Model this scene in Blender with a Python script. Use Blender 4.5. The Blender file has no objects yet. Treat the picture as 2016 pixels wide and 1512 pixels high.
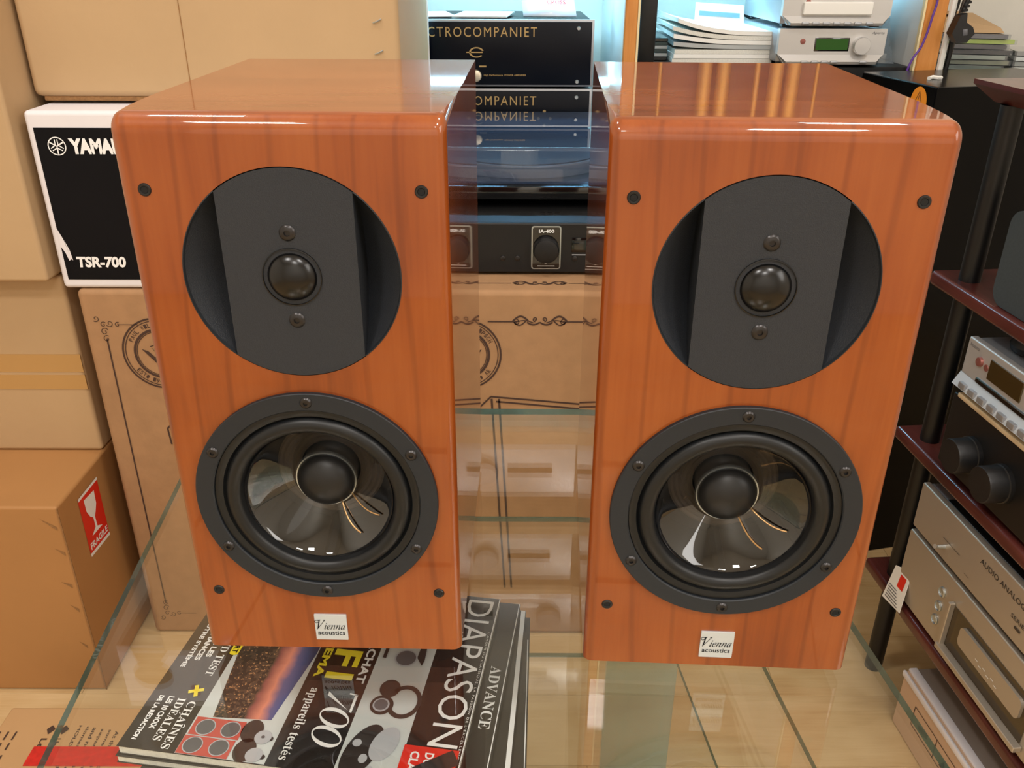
import bpy, bmesh, math, random
from mathutils import Vector, Matrix
random.seed(7)
sc = bpy.context.scene
C = sc.collection
PI = math.pi

# ------------------------------------------------------------------ camera
def add_camera():
    pitch, roll = 0.4605, 0.0031
    fw = Vector((0, math.cos(pitch), -math.sin(pitch)))
    r = Vector((1, 0, 0)); u = r.cross(fw)
    c, s = math.cos(roll), math.sin(roll)
    r2 = c*r + s*u; u2 = -s*r + c*u
    cd = bpy.data.cameras.new('camera'); cd.sensor_width = 36.0
    cd.lens = 1705.75/2016*36; cd.clip_start = 0.02; cd.clip_end = 50
    co = bpy.data.objects.new('camera', cd); C.objects.link(co)
    m = Matrix.Identity(4)
    for i in range(3):
        m[i][0] = r2[i]; m[i][1] = u2[i]; m[i][2] = -fw[i]
    m.translation = Vector((0, 0, 0.4337))
    co.matrix_world = m
    sc.camera = co
add_camera()

# ------------------------------------------------------------------ world, light, exposure
w = bpy.data.worlds.new('world'); sc.world = w; w.use_nodes = True
w.node_tree.nodes['Background'].inputs[0].default_value = (1.0, 0.93, 0.85, 1)
w.node_tree.nodes['Background'].inputs[1].default_value = 0.3
sc.view_settings.view_transform = 'Standard'
sc.view_settings.look = 'None'
sc.view_settings.exposure = -0.26
sc.view_settings.gamma = 1.0
sc.view_settings.use_curve_mapping = False

def area(name, loc, target, sx, sy, power, col):
    l = bpy.data.lights.new(name, 'AREA'); l.shape = 'RECTANGLE'; l.size = sx; l.size_y = sy
    l.energy = power; l.color = col
    o = bpy.data.objects.new(name, l); C.objects.link(o)
    o.location = loc
    d = Vector(target) - Vector(loc)
    o.rotation_euler = d.to_track_quat('-Z', 'Y').to_euler()
    return o
WARM = (1.0, 0.96, 0.925)
FLOOR = -0.71; CEIL = 1.95
area('ceiling_light', (-0.75, -0.55, CEIL-0.03), (-0.75, -0.55, 0), 0.28, 0.28, 18, WARM)
area('ceiling_light', (0.60, -0.55, CEIL-0.03), (0.60, -0.55, 0), 0.28, 0.28, 18, WARM)
area('ceiling_light', (-0.75, 0.75, CEIL-0.03), (-0.75, 0.75, 0), 0.22, 0.22, 11, WARM)
area('ceiling_light', (0.70, 0.75, CEIL-0.03), (0.70, 0.75, 0), 0.22, 0.22, 11, WARM)
area('ceiling_light', (0.0, -1.4, CEIL-0.03), (0, -1.4, 0), 0.28, 0.28, 18, WARM)
area('side_fill_light', (1.92, -0.35, 1.15), (0.0, 0.5, 0.2), 1.5, 1.1, 30, (1.0, 0.97, 0.93))  # added soft light from the right; no window is built here
area('front_fill_light', (0.1, -2.05, 0.75), (0.1, 0, 0.62), 2.6, 1.3, 4, (1.0, 0.97, 0.94))  # added weak fill from behind the camera, not a built window
area('shelf_light', (0.0, 1.99, 0.535), (0.0, 1.97, 0), 0.42, 0.05, 5.0, (0.32, 0.74, 1.0))
area('shelf_light', (0.48, 1.99, 0.437), (0.48, 1.97, 0), 0.42, 0.05, 4.0, (0.32, 0.74, 1.0))

# ------------------------------------------------------------------ materials
def L(r, g, b):
    f = lambda v: (v/255/12.92) if v/255 <= 0.04045 else ((v/255+0.055)/1.055)**2.4
    return (f(r), f(g), f(b), 1.0)
_m = {}
def mat(name, col=(128, 128, 128), rough=0.5, metal=0.0, coat=0.0, spec=0.5, emit=None, estr=0.0, noise=None, bump=None, aniso=None):
    """plain principled material; noise=(scale, amount) varies the colour, bump=(scale, strength)"""
    if name in _m: return _m[name]
    m = bpy.data.materials.new(name); m.use_nodes = True; _m[name] = m
    nt = m.node_tree; b = nt.nodes['Principled BSDF']
    b.inputs['Base Color'].default_value = L(*col)
    b.inputs['Roughness'].default_value = rough
    b.inputs['Metallic'].default_value = metal
    b.inputs['Coat Weight'].default_value = coat
    b.inputs['Coat Roughness'].default_value = 0.04
    b.inputs['Specular IOR Level'].default_value = spec
    if emit:
        b.inputs['Emission Color'].default_value = L(*emit); b.inputs['Emission Strength'].default_value = estr
    tc = nt.nodes.new('ShaderNodeTexCoord')
    if noise:
        n = nt.nodes.new('ShaderNodeTexNoise'); n.inputs['Scale'].default_value = noise[0]; n.inputs['Detail'].default_value = 5
        nt.links.new(tc.outputs['Object'], n.inputs['Vector'])
        mx = nt.nodes.new('ShaderNodeMix'); mx.data_type = 'RGBA'
        a = noise[1]
        lo = [c*(1-a) for c in L(*col)[:3]]+[1]; hi = [min(1, c*(1+a)) for c in L(*col)[:3]]+[1]
        mx.inputs['A'].default_value = lo; mx.inputs['B'].default_value = hi
        nt.links.new(n.outputs['Fac'], mx.inputs['Factor']); nt.links.new(mx.outputs['Result'], b.inputs['Base Color'])
    if bump:
        n2 = nt.nodes.new('ShaderNodeTexNoise'); n2.inputs['Scale'].default_value = bump[0]; n2.inputs['Detail'].default_value = 3
        nt.links.new(tc.outputs['Object'], n2.inputs['Vector'])
        bp = nt.nodes.new('ShaderNodeBump'); bp.inputs['Strength'].default_value = bump[1]; bp.inputs['Distance'].default_value = 0.002
        nt.links.new(n2.outputs['Fac'], bp.inputs['Height']); nt.links.new(bp.outputs['Normal'], b.inputs['Normal'])
    return m

def wood(name, dark, mid, light, axis='Z', scale=1.0, coat=1.0, rough=0.4, coat_rough=0.03, ringy=True, bumpy=0.0):
    """grain runs along the given object axis"""
    if name in _m: return _m[name]
    m = bpy.data.materials.new(name); m.use_nodes = True; _m[name] = m
    nt = m.node_tree; N = nt.nodes.new; lk = nt.links.new; b = nt.nodes['Principled BSDF']
    tc = N('ShaderNodeTexCoord'); oi = N('ShaderNodeObjectInfo')
    ad = N('ShaderNodeVectorMath'); ad.operation = 'MULTIPLY_ADD'
    cx = N('ShaderNodeCombineXYZ')
    for i in range(3): lk(oi.outputs['Random'], cx.inputs[i])
    ad.inputs[1].default_value = (7, 7, 7)
    lk(cx.outputs[0], ad.inputs[0]); lk(tc.outputs['Object'], ad.inputs[2])
    def mapped(along, across):
        mp = N('ShaderNodeMapping'); s = [across*scale]*3; s['XYZ'.index(axis)] = along*scale
        mp.inputs['Scale'].default_value = s; lk(ad.outputs[0], mp.inputs['Vector']); return mp
    n1 = N('ShaderNodeTexNoise'); n1.inputs['Scale'].default_value = 1; n1.inputs['Detail'].default_value = 6; n1.inputs['Distortion'].default_value = 0.6
    lk(mapped(4.5, 60).outputs[0], n1.inputs['Vector'])
    n2 = N('ShaderNodeTexNoise'); n2.inputs['Scale'].default_value = 1; n2.inputs['Detail'].default_value = 3
    lk(mapped(22, 420).outputs[0], n2.inputs['Vector'])
    n3 = N('ShaderNodeTexNoise'); n3.inputs['Scale'].default_value = 1; n3.inputs['Detail'].default_value = 2
    lk(mapped(9, 16).outputs[0], n3.inputs['Vector'])
    r = N('ShaderNodeValToRGB'); e = r.color_ramp.elements
    e[0].position = 0.30; e[0].color = L(*dark); e[1].position = 0.72; e[1].color = L(*light)
    k = e.new(0.47); k.color = L(*mid)
    s1 = N('ShaderNodeMath'); s1.operation = 'MULTIPLY_ADD'; s1.inputs[1].default_value = 0.22
    s2 = N('ShaderNodeMath'); s2.operation = 'MULTIPLY_ADD'; s2.inputs[1].default_value = 0.40
    s3 = N('ShaderNodeMath'); s3.operation = 'MULTIPLY_ADD'; s3.inputs[1].default_value = 0.62; s3.inputs[2].default_value = -0.12
    lk(n1.outputs['Fac'], s2.inputs[0]); lk(n2.outputs['Fac'], s1.inputs[0]); lk(n3.outputs['Fac'], s3.inputs[0])
    lk(s3.outputs[0], s2.inputs[2]); lk(s2.outputs[0], s1.inputs[2]); lk(s1.outputs[0], r.inputs['Fac'])
    col = r.outputs['Color']
    if ringy:   # thin darker growth lines that wander along the grain
        wv = N('ShaderNodeTexWave'); wv.wave_type = 'BANDS'; wv.bands_direction = 'X'
        wv.inputs['Scale'].default_value = 1.0; wv.inputs['Distortion'].default_value = 9.0; wv.inputs['Detail'].default_value = 2.0; wv.inputs['Detail Scale'].default_value = 0.55
        mp = mapped(2.6, 13.0); lk(mp.outputs[0], wv.inputs['Vector'])
        rr = N('ShaderNodeValToRGB'); ee = rr.color_ramp.elements
        ee[0].position = 0.0; ee[0].color = (0.55, 0.46, 0.40, 1); ee[1].position = 0.07; ee[1].color = (1, 1, 1, 1)
        lk(wv.outputs['Fac'], rr.inputs['Fac'])
        mx = N('ShaderNodeMix'); mx.data_type = 'RGBA'; mx.blend_type = 'MULTIPLY'; mx.inputs['Factor'].default_value = 0.42
        lk(col, mx.inputs['A']); lk(rr.outputs['Color'], mx.inputs['B']); col = mx.outputs['Result']
    lk(col, b.inputs['Base Color'])
    b.inputs['Roughness'].default_value = rough; b.inputs['Specular IOR Level'].default_value = 0.2; b.inputs['Coat Weight'].default_value = coat; b.inputs['Coat Roughness'].default_value = coat_rough
    return m

def glass(name, tint=(0.95, 0.98, 0.96), f0=0.04, rough=0.0, diffuse=0.0, dcol=(200, 215, 205)):
    """see-through sheet: straight transmission plus a Schlick mirror term"""
    if name in _m: return _m[name]
    m = bpy.data.materials.new(name); m.use_nodes = True; _m[name] = m
    nt = m.node_tree; nt.nodes.clear(); N = nt.nodes.new; lk = nt.links.new
    out = N('ShaderNodeOutputMaterial'); tr = N('ShaderNodeBsdfTransparent'); gl = N('ShaderNodeBsdfGlossy'); mx = N('ShaderNodeMixShader')
    tr.inputs[0].default_value = (*tint, 1); gl.inputs['Roughness'].default_value = rough; gl.inputs['Color'].default_value = (1, 1, 1, 1)
    g = N('ShaderNodeNewGeometry'); d = N('ShaderNodeVectorMath'); d.operation = 'DOT_PRODUCT'
    lk(g.outputs['Incoming'], d.inputs[0]); lk(g.outputs['Normal'], d.inputs[1])
    a = N('ShaderNodeMath'); a.operation = 'ABSOLUTE'; lk(d.outputs['Value'], a.inputs[0])
    o = N('ShaderNodeMath'); o.operation = 'SUBTRACT'; o.inputs[0].default_value = 1.0; lk(a.outputs[0], o.inputs[1]); o.use_clamp = True
    p = N('ShaderNodeMath'); p.operation = 'POWER'; p.inputs[1].default_value = 5; lk(o.outputs[0], p.inputs[0])
    q = N('ShaderNodeMath'); q.operation = 'MULTIPLY_ADD'; q.inputs[1].default_value = 1-f0; q.inputs[2].default_value = f0; lk(p.outputs[0], q.inputs[0])
    lk(q.outputs[0], mx.inputs[0]); 
    if diffuse:
        df = N('ShaderNodeBsdfDiffuse'); df.inputs[0].default_value = L(*dcol); m2 = N('ShaderNodeMixShader'); m2.inputs[0].default_value = diffuse
        lk(tr.outputs[0], m2.inputs[1]); lk(df.outputs[0], m2.inputs[2]); lk(m2.outputs[0], mx.inputs[1])
    else:
        lk(tr.outputs[0], mx.inputs[1])
    lk(gl.outputs[0], mx.inputs[2]); lk(mx.outputs[0], out.inputs['Surface'])
    return m

CHERRY = wood('cherry_veneer', (126, 58, 18), (143, 69, 23), (158, 83, 32), 'Z')
CHERRY_TOP = wood('cherry_veneer_top', (118, 60, 30), (146, 78, 42), (164, 94, 54), 'X', ringy=False)
MAHOG = wood('mahogany_shelf', (58, 26, 24), (84, 38, 34), (104, 52, 46), 'X', ringy=False, coat=0.7, coat_rough=0.12)
DARKWOOD = wood('dark_walnut', (96, 58, 34), (120, 74, 44), (140, 90, 56), 'X', ringy=False, coat=0.3, coat_rough=0.2)
EDGEWOOD = wood('orange_wood_edge', (176, 108, 46), (206, 134, 66), (222, 154, 84), 'Z', ringy=False, coat=0.3, coat_rough=0.2)
PLANK = wood('oak_plank', (190, 156, 108), (206, 174, 126), (218, 190, 144), 'X', ringy=False, coat=0.4, coat_rough=0.2)
BOARD = wood('pale_board', (190, 160, 120), (214, 188, 150), (226, 204, 170), 'X', ringy=False, coat=0.0)
CARD = mat('cardboard_light', (190, 158, 118), 0.75, noise=(6, 0.10), bump=(60, 0.15))
CARD2 = mat('cardboard_tan', (190, 150, 104), 0.7, noise=(7, 0.12), bump=(50, 0.15))
CARD3 = mat('cardboard_brown', (170, 130, 92), 0.8, noise=(40, 0.16), bump=(90, 0.2))
CARD4 = mat('cardboard_orange', (180, 130, 78), 0.6, noise=(5, 0.12), bump=(40, 0.12))
FLUTE = mat('corrugation', (150, 110, 68), 0.9, noise=(300, 0.5))
WHITECARD = mat('white_carton', (232, 228, 232), 0.6, noise=(12, 0.04))
BLACKPRINT = mat('black_print', (15, 15, 19), 0.5, spec=0.12, noise=(5, 0.25))
INK = mat('brown_ink', (70, 48, 38), 0.8)
TAPE = mat('packing_tape', (190, 146, 88), 0.3, coat=0.4)
WHITE = mat('white_print', (245, 245, 245), 0.4)
RED = mat('red_print', (226, 46, 28), 0.4)
YELLOW = mat('yellow_print', (246, 226, 40), 0.4)
BAFFLE = mat('satin_black_plate', (40, 43, 48), 0.55, spec=0.4, noise=(900, 0.18), bump=(1500, 0.25))
RINGM = mat('woofer_ring_black', (31, 35, 40), 0.5, spec=0.4, noise=(700, 0.15))
RUBBER = mat('surround_rubber', (15, 17, 19), 0.40, spec=0.45)
CAPM = mat('dust_cap_black', (18, 18, 19), 0.4, noise=(300, 0.2))
DOME = mat('glossy_black_dome', (7, 7, 8), 0.24)
SCREW = mat('blackened_screw', (62, 60, 60), 0.32, metal=0.8)
HOLE = mat('hole_black', (6, 6, 6), 0.8)
BASKET = mat('basket_dark', (30, 31, 33), 0.6)
SPIDER = mat('spider_cloth', (120, 104, 84), 0.7, noise=(80, 0.2))
COPPER = mat('copper_lead', (214, 172, 120), 0.3, metal=0.9)
BADGE = mat('badge_silver', (196, 204, 208), 0.28, metal=0.9)
PLATE = mat('badge_plate', (206, 212, 216), 0.3, metal=0.35)
BLACKM = mat('black_metal', (24, 24, 25), 0.42, spec=0.4, bump=(900, 0.1))
BLACKG = mat('black_gloss', (10, 10, 11), 0.08, coat=0.6)
BLACKP = mat('black_plastic', (12, 12, 13), 0.45)
ACRYL = mat('black_acrylic_panel', (3, 8, 20), 0.3, spec=0.2)
GOLD = mat('gold_lettering', (206, 176, 120), 0.35, metal=0.6)
SILVER = mat('silver_fascia', (206, 204, 202), 0.38, metal=0.55, noise=(3, 0.05))
SILVERD = mat('silver_sheet_metal', (170, 172, 176), 0.4, metal=0.6)
CHAMP = mat('champagne_aluminium', (190, 180, 166), 0.36, metal=0.6, noise=(3, 0.05))
WHITEP = mat('white_plastic', (238, 236, 230), 0.4)
GREENLCD = mat('green_display', (26, 62, 16), 0.2, emit=(40, 92, 20), estr=0.35)
DISPD = mat('amber_dark_display', (58, 44, 18), 0.15, coat=0.5)
WALLM = mat('painted_wall', (232, 228, 218), 0.85, noise=(30, 0.03), bump=(60, 0.2))
WALLW = mat('white_laminate', (236, 236, 232), 0.5)
CEILM = mat('ceiling_paint', (240, 234, 222), 0.9)
PAPER = mat('paper_white', (240, 238, 232), 0.6)
PAPERW = mat('page_edges', (222, 220, 210), 0.7, noise=(400, 0.25))
COVERK = mat('cover_black', (30, 29, 29), 0.25, coat=0.5)
COVERG = mat('cover_silver_grey', (206, 212, 212), 0.3, coat=0.4)
COVERP = mat('cover_pale_grey', (176, 180, 180), 0.3, coat=0.4, noise=(12, 0.2))
GREYD = mat('print_grey', (96, 96, 100), 0.3, noise=(60, 0.3))
GREYK = mat('print_charcoal', (52, 46, 44), 0.3, noise=(80, 0.3))
CHROMEP = mat('print_light_grey', (182, 184, 190), 0.3, noise=(30, 0.15))
REDP = mat('print_dull_red', (196, 76, 66), 0.3, coat=0.4)
BAGM = glass('clear_bag', (0.93, 0.95, 0.96), 0.08, 0.08, 0.12, (235, 240, 245))
GLASS = glass('clear_glass', (0.985, 0.993, 0.982), 0.062)
GEDGE = glass('glass_edge', (0.12, 0.26, 0.25), 0.06, 0.05, 0.30, (60, 110, 104))
FROST = glass('frosted_panel', (0.80, 0.91, 0.91), 0.06, 0.06, 0.22, (206, 226, 224))
SMOKE = glass('smoked_acrylic', (0.70, 0.76, 0.84), 0.05, 0.0, 0.13, (130, 158, 205))  # blue diffuse share paints in the lid's reflection of the blue-lit wall
CONE = glass('clear_cone', (0.6, 0.6, 0.62), 0.09, 0.02)
FELT = mat('grey_felt', (58, 66, 70), 0.9, noise=(300, 0.25))

def city_photo():
    m = bpy.data.materials.new('city_dusk_picture'); m.use_nodes = True
    nt = m.node_tree; N = nt.nodes.new; lk = nt.links.new; b = nt.nodes['Principled BSDF']
    tc = N('ShaderNodeTexCoord'); sx = N('ShaderNodeSeparateXYZ'); lk(tc.outputs['Object'], sx.inputs[0])
    mr = N('ShaderNodeMapRange'); mr.inputs['From Min'].default_value = -0.21; mr.inputs['From Max'].default_value = -0.147
    lk(sx.outputs['Y'], mr.inputs['Value'])
    nz = N('ShaderNodeTexNoise'); nz.inputs['Scale'].default_value = 90; lk(tc.outputs['Object'], nz.inputs['Vector'])
    ma = N('ShaderNodeMath'); ma.operation = 'MULTIPLY_ADD'; ma.inputs[1].default_value = 0.10; ma.inputs[2].default_value = -0.05
    lk(nz.outputs['Fac'], ma.inputs[0])
    s = N('ShaderNodeMath'); s.operation = 'ADD'; lk(mr.outputs[0], s.inputs[0]); lk(ma.outputs[0], s.inputs[1])
    r = N('ShaderNodeValToRGB'); e = r.color_ramp.elements
    e[0].position = 0.0; e[0].color = L(58, 46, 40); e[1].position = 1.0; e[1].color = L(46, 64, 110)
    for p, c in ((0.5, (78, 62, 52)), (0.55, (150, 84, 80)), (0.68, (226, 140, 116)), (0.80, (92, 92, 140)), (0.9, (50, 80, 140))):
        k = e.new(p); k.color = L(*c)
    lk(s.outputs[0], r.inputs['Fac'])
    v = N('ShaderNodeTexVoronoi'); v.inputs['Scale'].default_value = 900; lk(tc.outputs['Object'], v.inputs['Vector'])
    v2 = N('ShaderNodeTexVoronoi'); v2.inputs['Scale'].default_value = 420; lk(tc.outputs['Object'], v2.inputs['Vector'])
    sp = N('ShaderNodeSeparateColor'); lk(v.outputs['Color'], sp.inputs[0])
    gt = N('ShaderNodeMath'); gt.operation = 'GREATER_THAN'; gt.inputs[1].default_value = 0.80; lk(sp.outputs[0], gt.inputs[0])
    lt = N('ShaderNodeMath'); lt.operation = 'LESS_THAN'; lt.inputs[1].default_value = 0.50; lk(s.outputs[0], lt.inputs[0])
    mu = N('ShaderNodeMath'); mu.operation = 'MULTIPLY'; lk(gt.outputs[0], mu.inputs[0]); lk(lt.outputs[0], mu.inputs[1])
    mu3 = N('ShaderNodeMath'); mu3.operation = 'MULTIPLY'; lk(mu.outputs[0], mu3.inputs[0]); lk(sp.outputs[1], mu3.inputs[1]); mu = mu3
    mx = N('ShaderNodeMix'); mx.data_type = 'RGBA'; lk(mu.outputs[0], mx.inputs['Factor']); lk(r.outputs['Color'], mx.inputs['A']); mx.inputs['B'].default_value = L(214, 160, 110)
    sp2 = N('ShaderNodeSeparateColor'); lk(v2.outputs['Color'], sp2.inputs[0])
    dk = N('ShaderNodeMath'); dk.operation = 'GREATER_THAN'; dk.inputs[1].default_value = 0.55; lk(sp2.outputs[1], dk.inputs[0])
    mu2 = N('ShaderNodeMath'); mu2.operation = 'MULTIPLY'; lk(dk.outputs[0], mu2.inputs[0]); lk(lt.outputs[0], mu2.inputs[1])
    mx2 = N('ShaderNodeMix'); mx2.data_type = 'RGBA'; lk(mu2.outputs[0], mx2.inputs['Factor']); lk(mx.outputs['Result'], mx2.inputs['A']); mx2.inputs['B'].default_value = L(30, 26, 26)
    lk(mx2.outputs['Result'], b.inputs['Base Color']); b.inputs['Roughness'].default_value = 0.3; b.inputs['Coat Weight'].default_value = 0.3
    return m
CITY = city_photo()

# ------------------------------------------------------------------ mesh helpers
def frame(o, x=(1, 0, 0), y=(0, 0, 1)):
    x = Vector(x).normalized(); y = Vector(y); y = (y - x*y.dot(x)).normalized(); z = x.cross(y)
    m = Matrix.Identity(4)
    for i in range(3):
        m[i][0] = x[i]; m[i][1] = y[i]; m[i][2] = z[i]
    m.translation = Vector(o); return m
I4 = Matrix.Identity(4)
_txt = {}
def text_geo(body, bold=0.0, shear=0.0, spacing=1.0):
    k = (body, bold, shear, spacing)
    if k not in _txt:
        cu = bpy.data.curves.new('t', 'FONT'); cu.body = body; cu.offset = bold; cu.shear = shear; cu.space_character = spacing
        cu.resolution_u = 3; cu.fill_mode = 'FRONT'
        o = bpy.data.objects.new('t', cu); C.objects.link(o)
        me = bpy.data.meshes.new_from_object(o.evaluated_get(bpy.context.evaluated_depsgraph_get()))
        vs = [v.co.copy() for v in me.vertices]; fs = [tuple(p.vertices) for p in me.polygons]
        bpy.data.objects.remove(o); bpy.data.curves.remove(cu); bpy.data.meshes.remove(me)
        x0 = min(v.x for v in vs); x1 = max(v.x for v in vs); y0 = min(v.y for v in vs); y1 = max(v.y for v in vs)
        _txt[k] = (vs, fs, x0, x1, y0, y1)
    return _txt[k]

class G:
    def __init__(s): s.bm = bmesh.new()
    def _new(s, vs, fs, M=I4):
        v = [s.bm.verts.new(M @ Vector(p)) for p in vs]
        for f in fs:
            try: s.bm.faces.new([v[i] for i in f])
            except ValueError: pass
        return s
    def box(s, c, d, bev=0.0, seg=2, M=I4):
        b = bmesh.new(); bmesh.ops.create_cube(b, size=1)
        for v in b.verts: v.co = Vector((v.co.x*d[0]+c[0], v.co.y*d[1]+c[1], v.co.z*d[2]+c[2]))
        if bev: bmesh.ops.bevel(b, geom=b.edges[:], offset=min(bev, min(d)*0.49), segments=seg, profile=0.5, affect='EDGES')
        b.verts.index_update()
        s._new([v.co.copy() for v in b.verts], [[v.index for v in f.verts] for f in b.faces], M); b.free(); return s
    def bb(s, x0, x1, y0, y1, z0, z1, bev=0.0, seg=2, M=I4):
        return s.box(((x0+x1)/2, (y0+y1)/2, (z0+z1)/2), (x1-x0, y1-y0, z1-z0), bev, seg, M)
    def lathe(s, M, prof, seg=48, a0=0.0, a1=2*PI):
        full = abs(a1-a0-2*PI) < 1e-6
        n = seg if full else seg+1
        vs = []; fs = []
        for (r, h) in prof:
            for i in range(n):
                a = a0+(a1-a0)*i/seg; vs.append((r*math.cos(a), r*math.sin(a), h))
        for k in range(len(prof)-1):
            for i in range(seg):
                j = (i+1) % n
                fs.append((k*n+i, k*n+j, (k+1)*n+j, (k+1)*n+i))
        s._new(vs, fs, M)
        return s
    def tube(s, pts, r, seg=8, caps=True, closed=False, M=I4):
        P = [Vector(p) for p in pts]; n = len(P); rs = r if isinstance(r, (list, tuple)) else [r]*n
        vs = []; fs = []
        up = None
        for i, p in enumerate(P):
            if closed: t = P[(i+1) % n]-P[i-1]
            else: t = P[min(i+1, n-1)]-P[max(i-1, 0)]
            t.normalize()
            if up is None:
                up = t.orthogonal().normalized()
            up = (up - t*up.dot(t)).normalized(); sd = t.cross(up)
            for k in range(seg):
                a = 2*PI*k/seg; vs.append(p + (up*math.cos(a)+sd*math.sin(a))*rs[i])
        m = n if closed else n-1
        for i in range(m):
            j = (i+1) % n
            for k in range(seg):
                l = (k+1) % seg; fs.append((i*seg+k, i*seg+l, j*seg+l, j*seg+k))
        if caps and not closed:
            fs.append(tuple(range(seg))[::-1]); fs.append(tuple((n-1)*seg+k for k in range(seg)))
        s._new(vs, fs, M); return s
    def prism(s, pts, M, h0, h1):
        n = len(pts); vs = [(x, y, h0) for x, y in pts]+[(x, y, h1) for x, y in pts]
        fs = [tuple(range(n))[::-1], tuple(range(n, 2*n))]+[(i, (i+1) % n, n+(i+1) % n, n+i) for i in range(n)]
        return s._new(vs, fs, M)
    def flat(s, pts, M, z=0.0): return s._new([(x, y, z) for x, y in pts], [tuple(range(len(pts)))], M)
    def rect(s, x0, x1, y0, y1, M, z=0.0): return s.flat([(x0, y0), (x1, y0), (x1, y1), (x0, y1)], M, z)
    def disc(s, x, y, r, M, z=0.0, seg=32, ry=None, rot=0.0):
        ry = ry or r; c, sn = math.cos(rot), math.sin(rot)
        return s.flat([(x+r*math.cos(2*PI*i/seg)*c-ry*math.sin(2*PI*i/seg)*sn, y+r*math.cos(2*PI*i/seg)*sn+ry*math.sin(2*PI*i/seg)*c) for i in range(seg)], M, z)
    def ring(s, x, y, r0, r1, M, z=0.0, seg=48, a0=0.0, a1=2*PI, k=1.0):
        return s.lathe(M @ Matrix.Translation((x, y, z)) @ Matrix.Diagonal((k, 1, 1, 1)), [(r1, 0), (r0, 0)], seg, a0, a1)
    def ribbon(s, pts, wd, M, z=0.0):
        n = len(pts); vs = []; fs = []
        for i in range(n):
            a = Vector(pts[max(i-1, 0)]); b = Vector(pts[min(i+1, n-1)]); t = b-a
            if t.length < 1e-9: t = Vector((1, 0))
            t.normalize(); nn = Vector((-t.y, t.x))*wd/2; p = Vector(pts[i])
            vs += [(p.x+nn.x, p.y+nn.y, z), (p.x-nn.x, p.y-nn.y, z)]
        for i in range(n-1): fs.append((2*i+1, 2*i+3, 2*i+2, 2*i))
        return s._new(vs, fs, M)
    def text(s, body, x0, x1, y0, y1, M, z=0.0, bold=0.0, shear=0.0, spacing=1.0):
        vs, fs, a0, a1, b0, b1 = text_geo(body, bold, shear, spacing)
        sx = (x1-x0)/(a1-a0); sy = (y1-y0)/(b1-b0)
        return s._new([(x0+(v.x-a0)*sx, y0+(v.y-b0)*sy, z) for v in vs], fs, M)
    def obj(s, name, m, parent=None, ang=35, wn=False, flip=False):
        me = bpy.data.meshes.new(name)
        bmesh.ops.recalc_face_normals(s.bm, faces=s.bm.faces[:]) if not flip else None
        for f in s.bm.faces: f.smooth = True
        s.bm.to_mesh(me); s.bm.free()
        me.set_sharp_from_angle(angle=math.radians(ang))
        o = bpy.data.objects.new(name, me); C.objects.link(o)
        for k in (m if isinstance(m, (list, tuple)) else [m]): me.materials.append(k)
        if parent: o.parent = parent
        if wn:
            mod = o.modifiers.new('wn', 'WEIGHTED_NORMAL'); mod.keep_sharp = True
        return o

def tag(o, label=None, cat=None, group=None, kind=None):
    if label: o['label'] = label
    if cat: o['category'] = cat
    if group: o['group'] = group
    if kind: o['kind'] = kind
    return o
def thing(name, label, cat, loc=(0, 0, 0), rz=0.0, group=None):
    o = bpy.data.objects.new(name, None); C.objects.link(o); o.empty_display_size = 0.05
    o.location = loc; o.rotation_euler = (0, 0, rz)
    return tag(o, label, cat, group)
def copy_tree(o, parent=None):
    c = o.copy(); C.objects.link(c)
    if parent: c.parent = parent
    for ch in list(o.children): copy_tree(ch, c)
    return c
def lab(o, t): o['label'] = t; return o

# ================================================================== the room
def struct(name, g, m, parent=None):
    o = g.obj(name, m, parent)
    if not parent: tag(o, None, None, None, 'structure')
    return o
XL, XR, YB, YF = -1.9, 1.95, 2.24, -2.1
fl = struct('floor', G().bb(XL, XR, YF, YB, FLOOR-0.05, FLOOR-0.004), PLANK)
pw = 0.145
for i in range(16):
    y0 = -0.06+i*pw
    x = -0.9-((i*0.43) % 1.2)
    while x < XR:
        xa, xb = max(x, -0.9), min(x+1.2, XR-0.01)
        if xb-xa > 0.05:
            G().bb(xa+0.0002, xb-0.0002, y0+0.0002, min(y0+pw-0.0002, YB-0.01), FLOOR-0.004, FLOOR, 0.0006, 1).obj('plank', PLANK, fl)
        x += 1.2
struct('wall_back', G().bb(XL, XR, YB, YB+0.05, FLOOR, CEIL), WALLM)
struct('wall_front', G().bb(XL, XR, YF-0.05, YF, FLOOR, CEIL), WALLM)
struct('wall_left', G().bb(XL-0.05, XL, YF, YB, FLOOR, CEIL), WALLM)
struct('wall_right', G().bb(XR, XR+0.05, YF, YB, FLOOR, CEIL), WALLM)
struct('ceiling', G().bb(XL, XR, YF, YB, CEIL, CEIL+0.05), CEILM)

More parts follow.
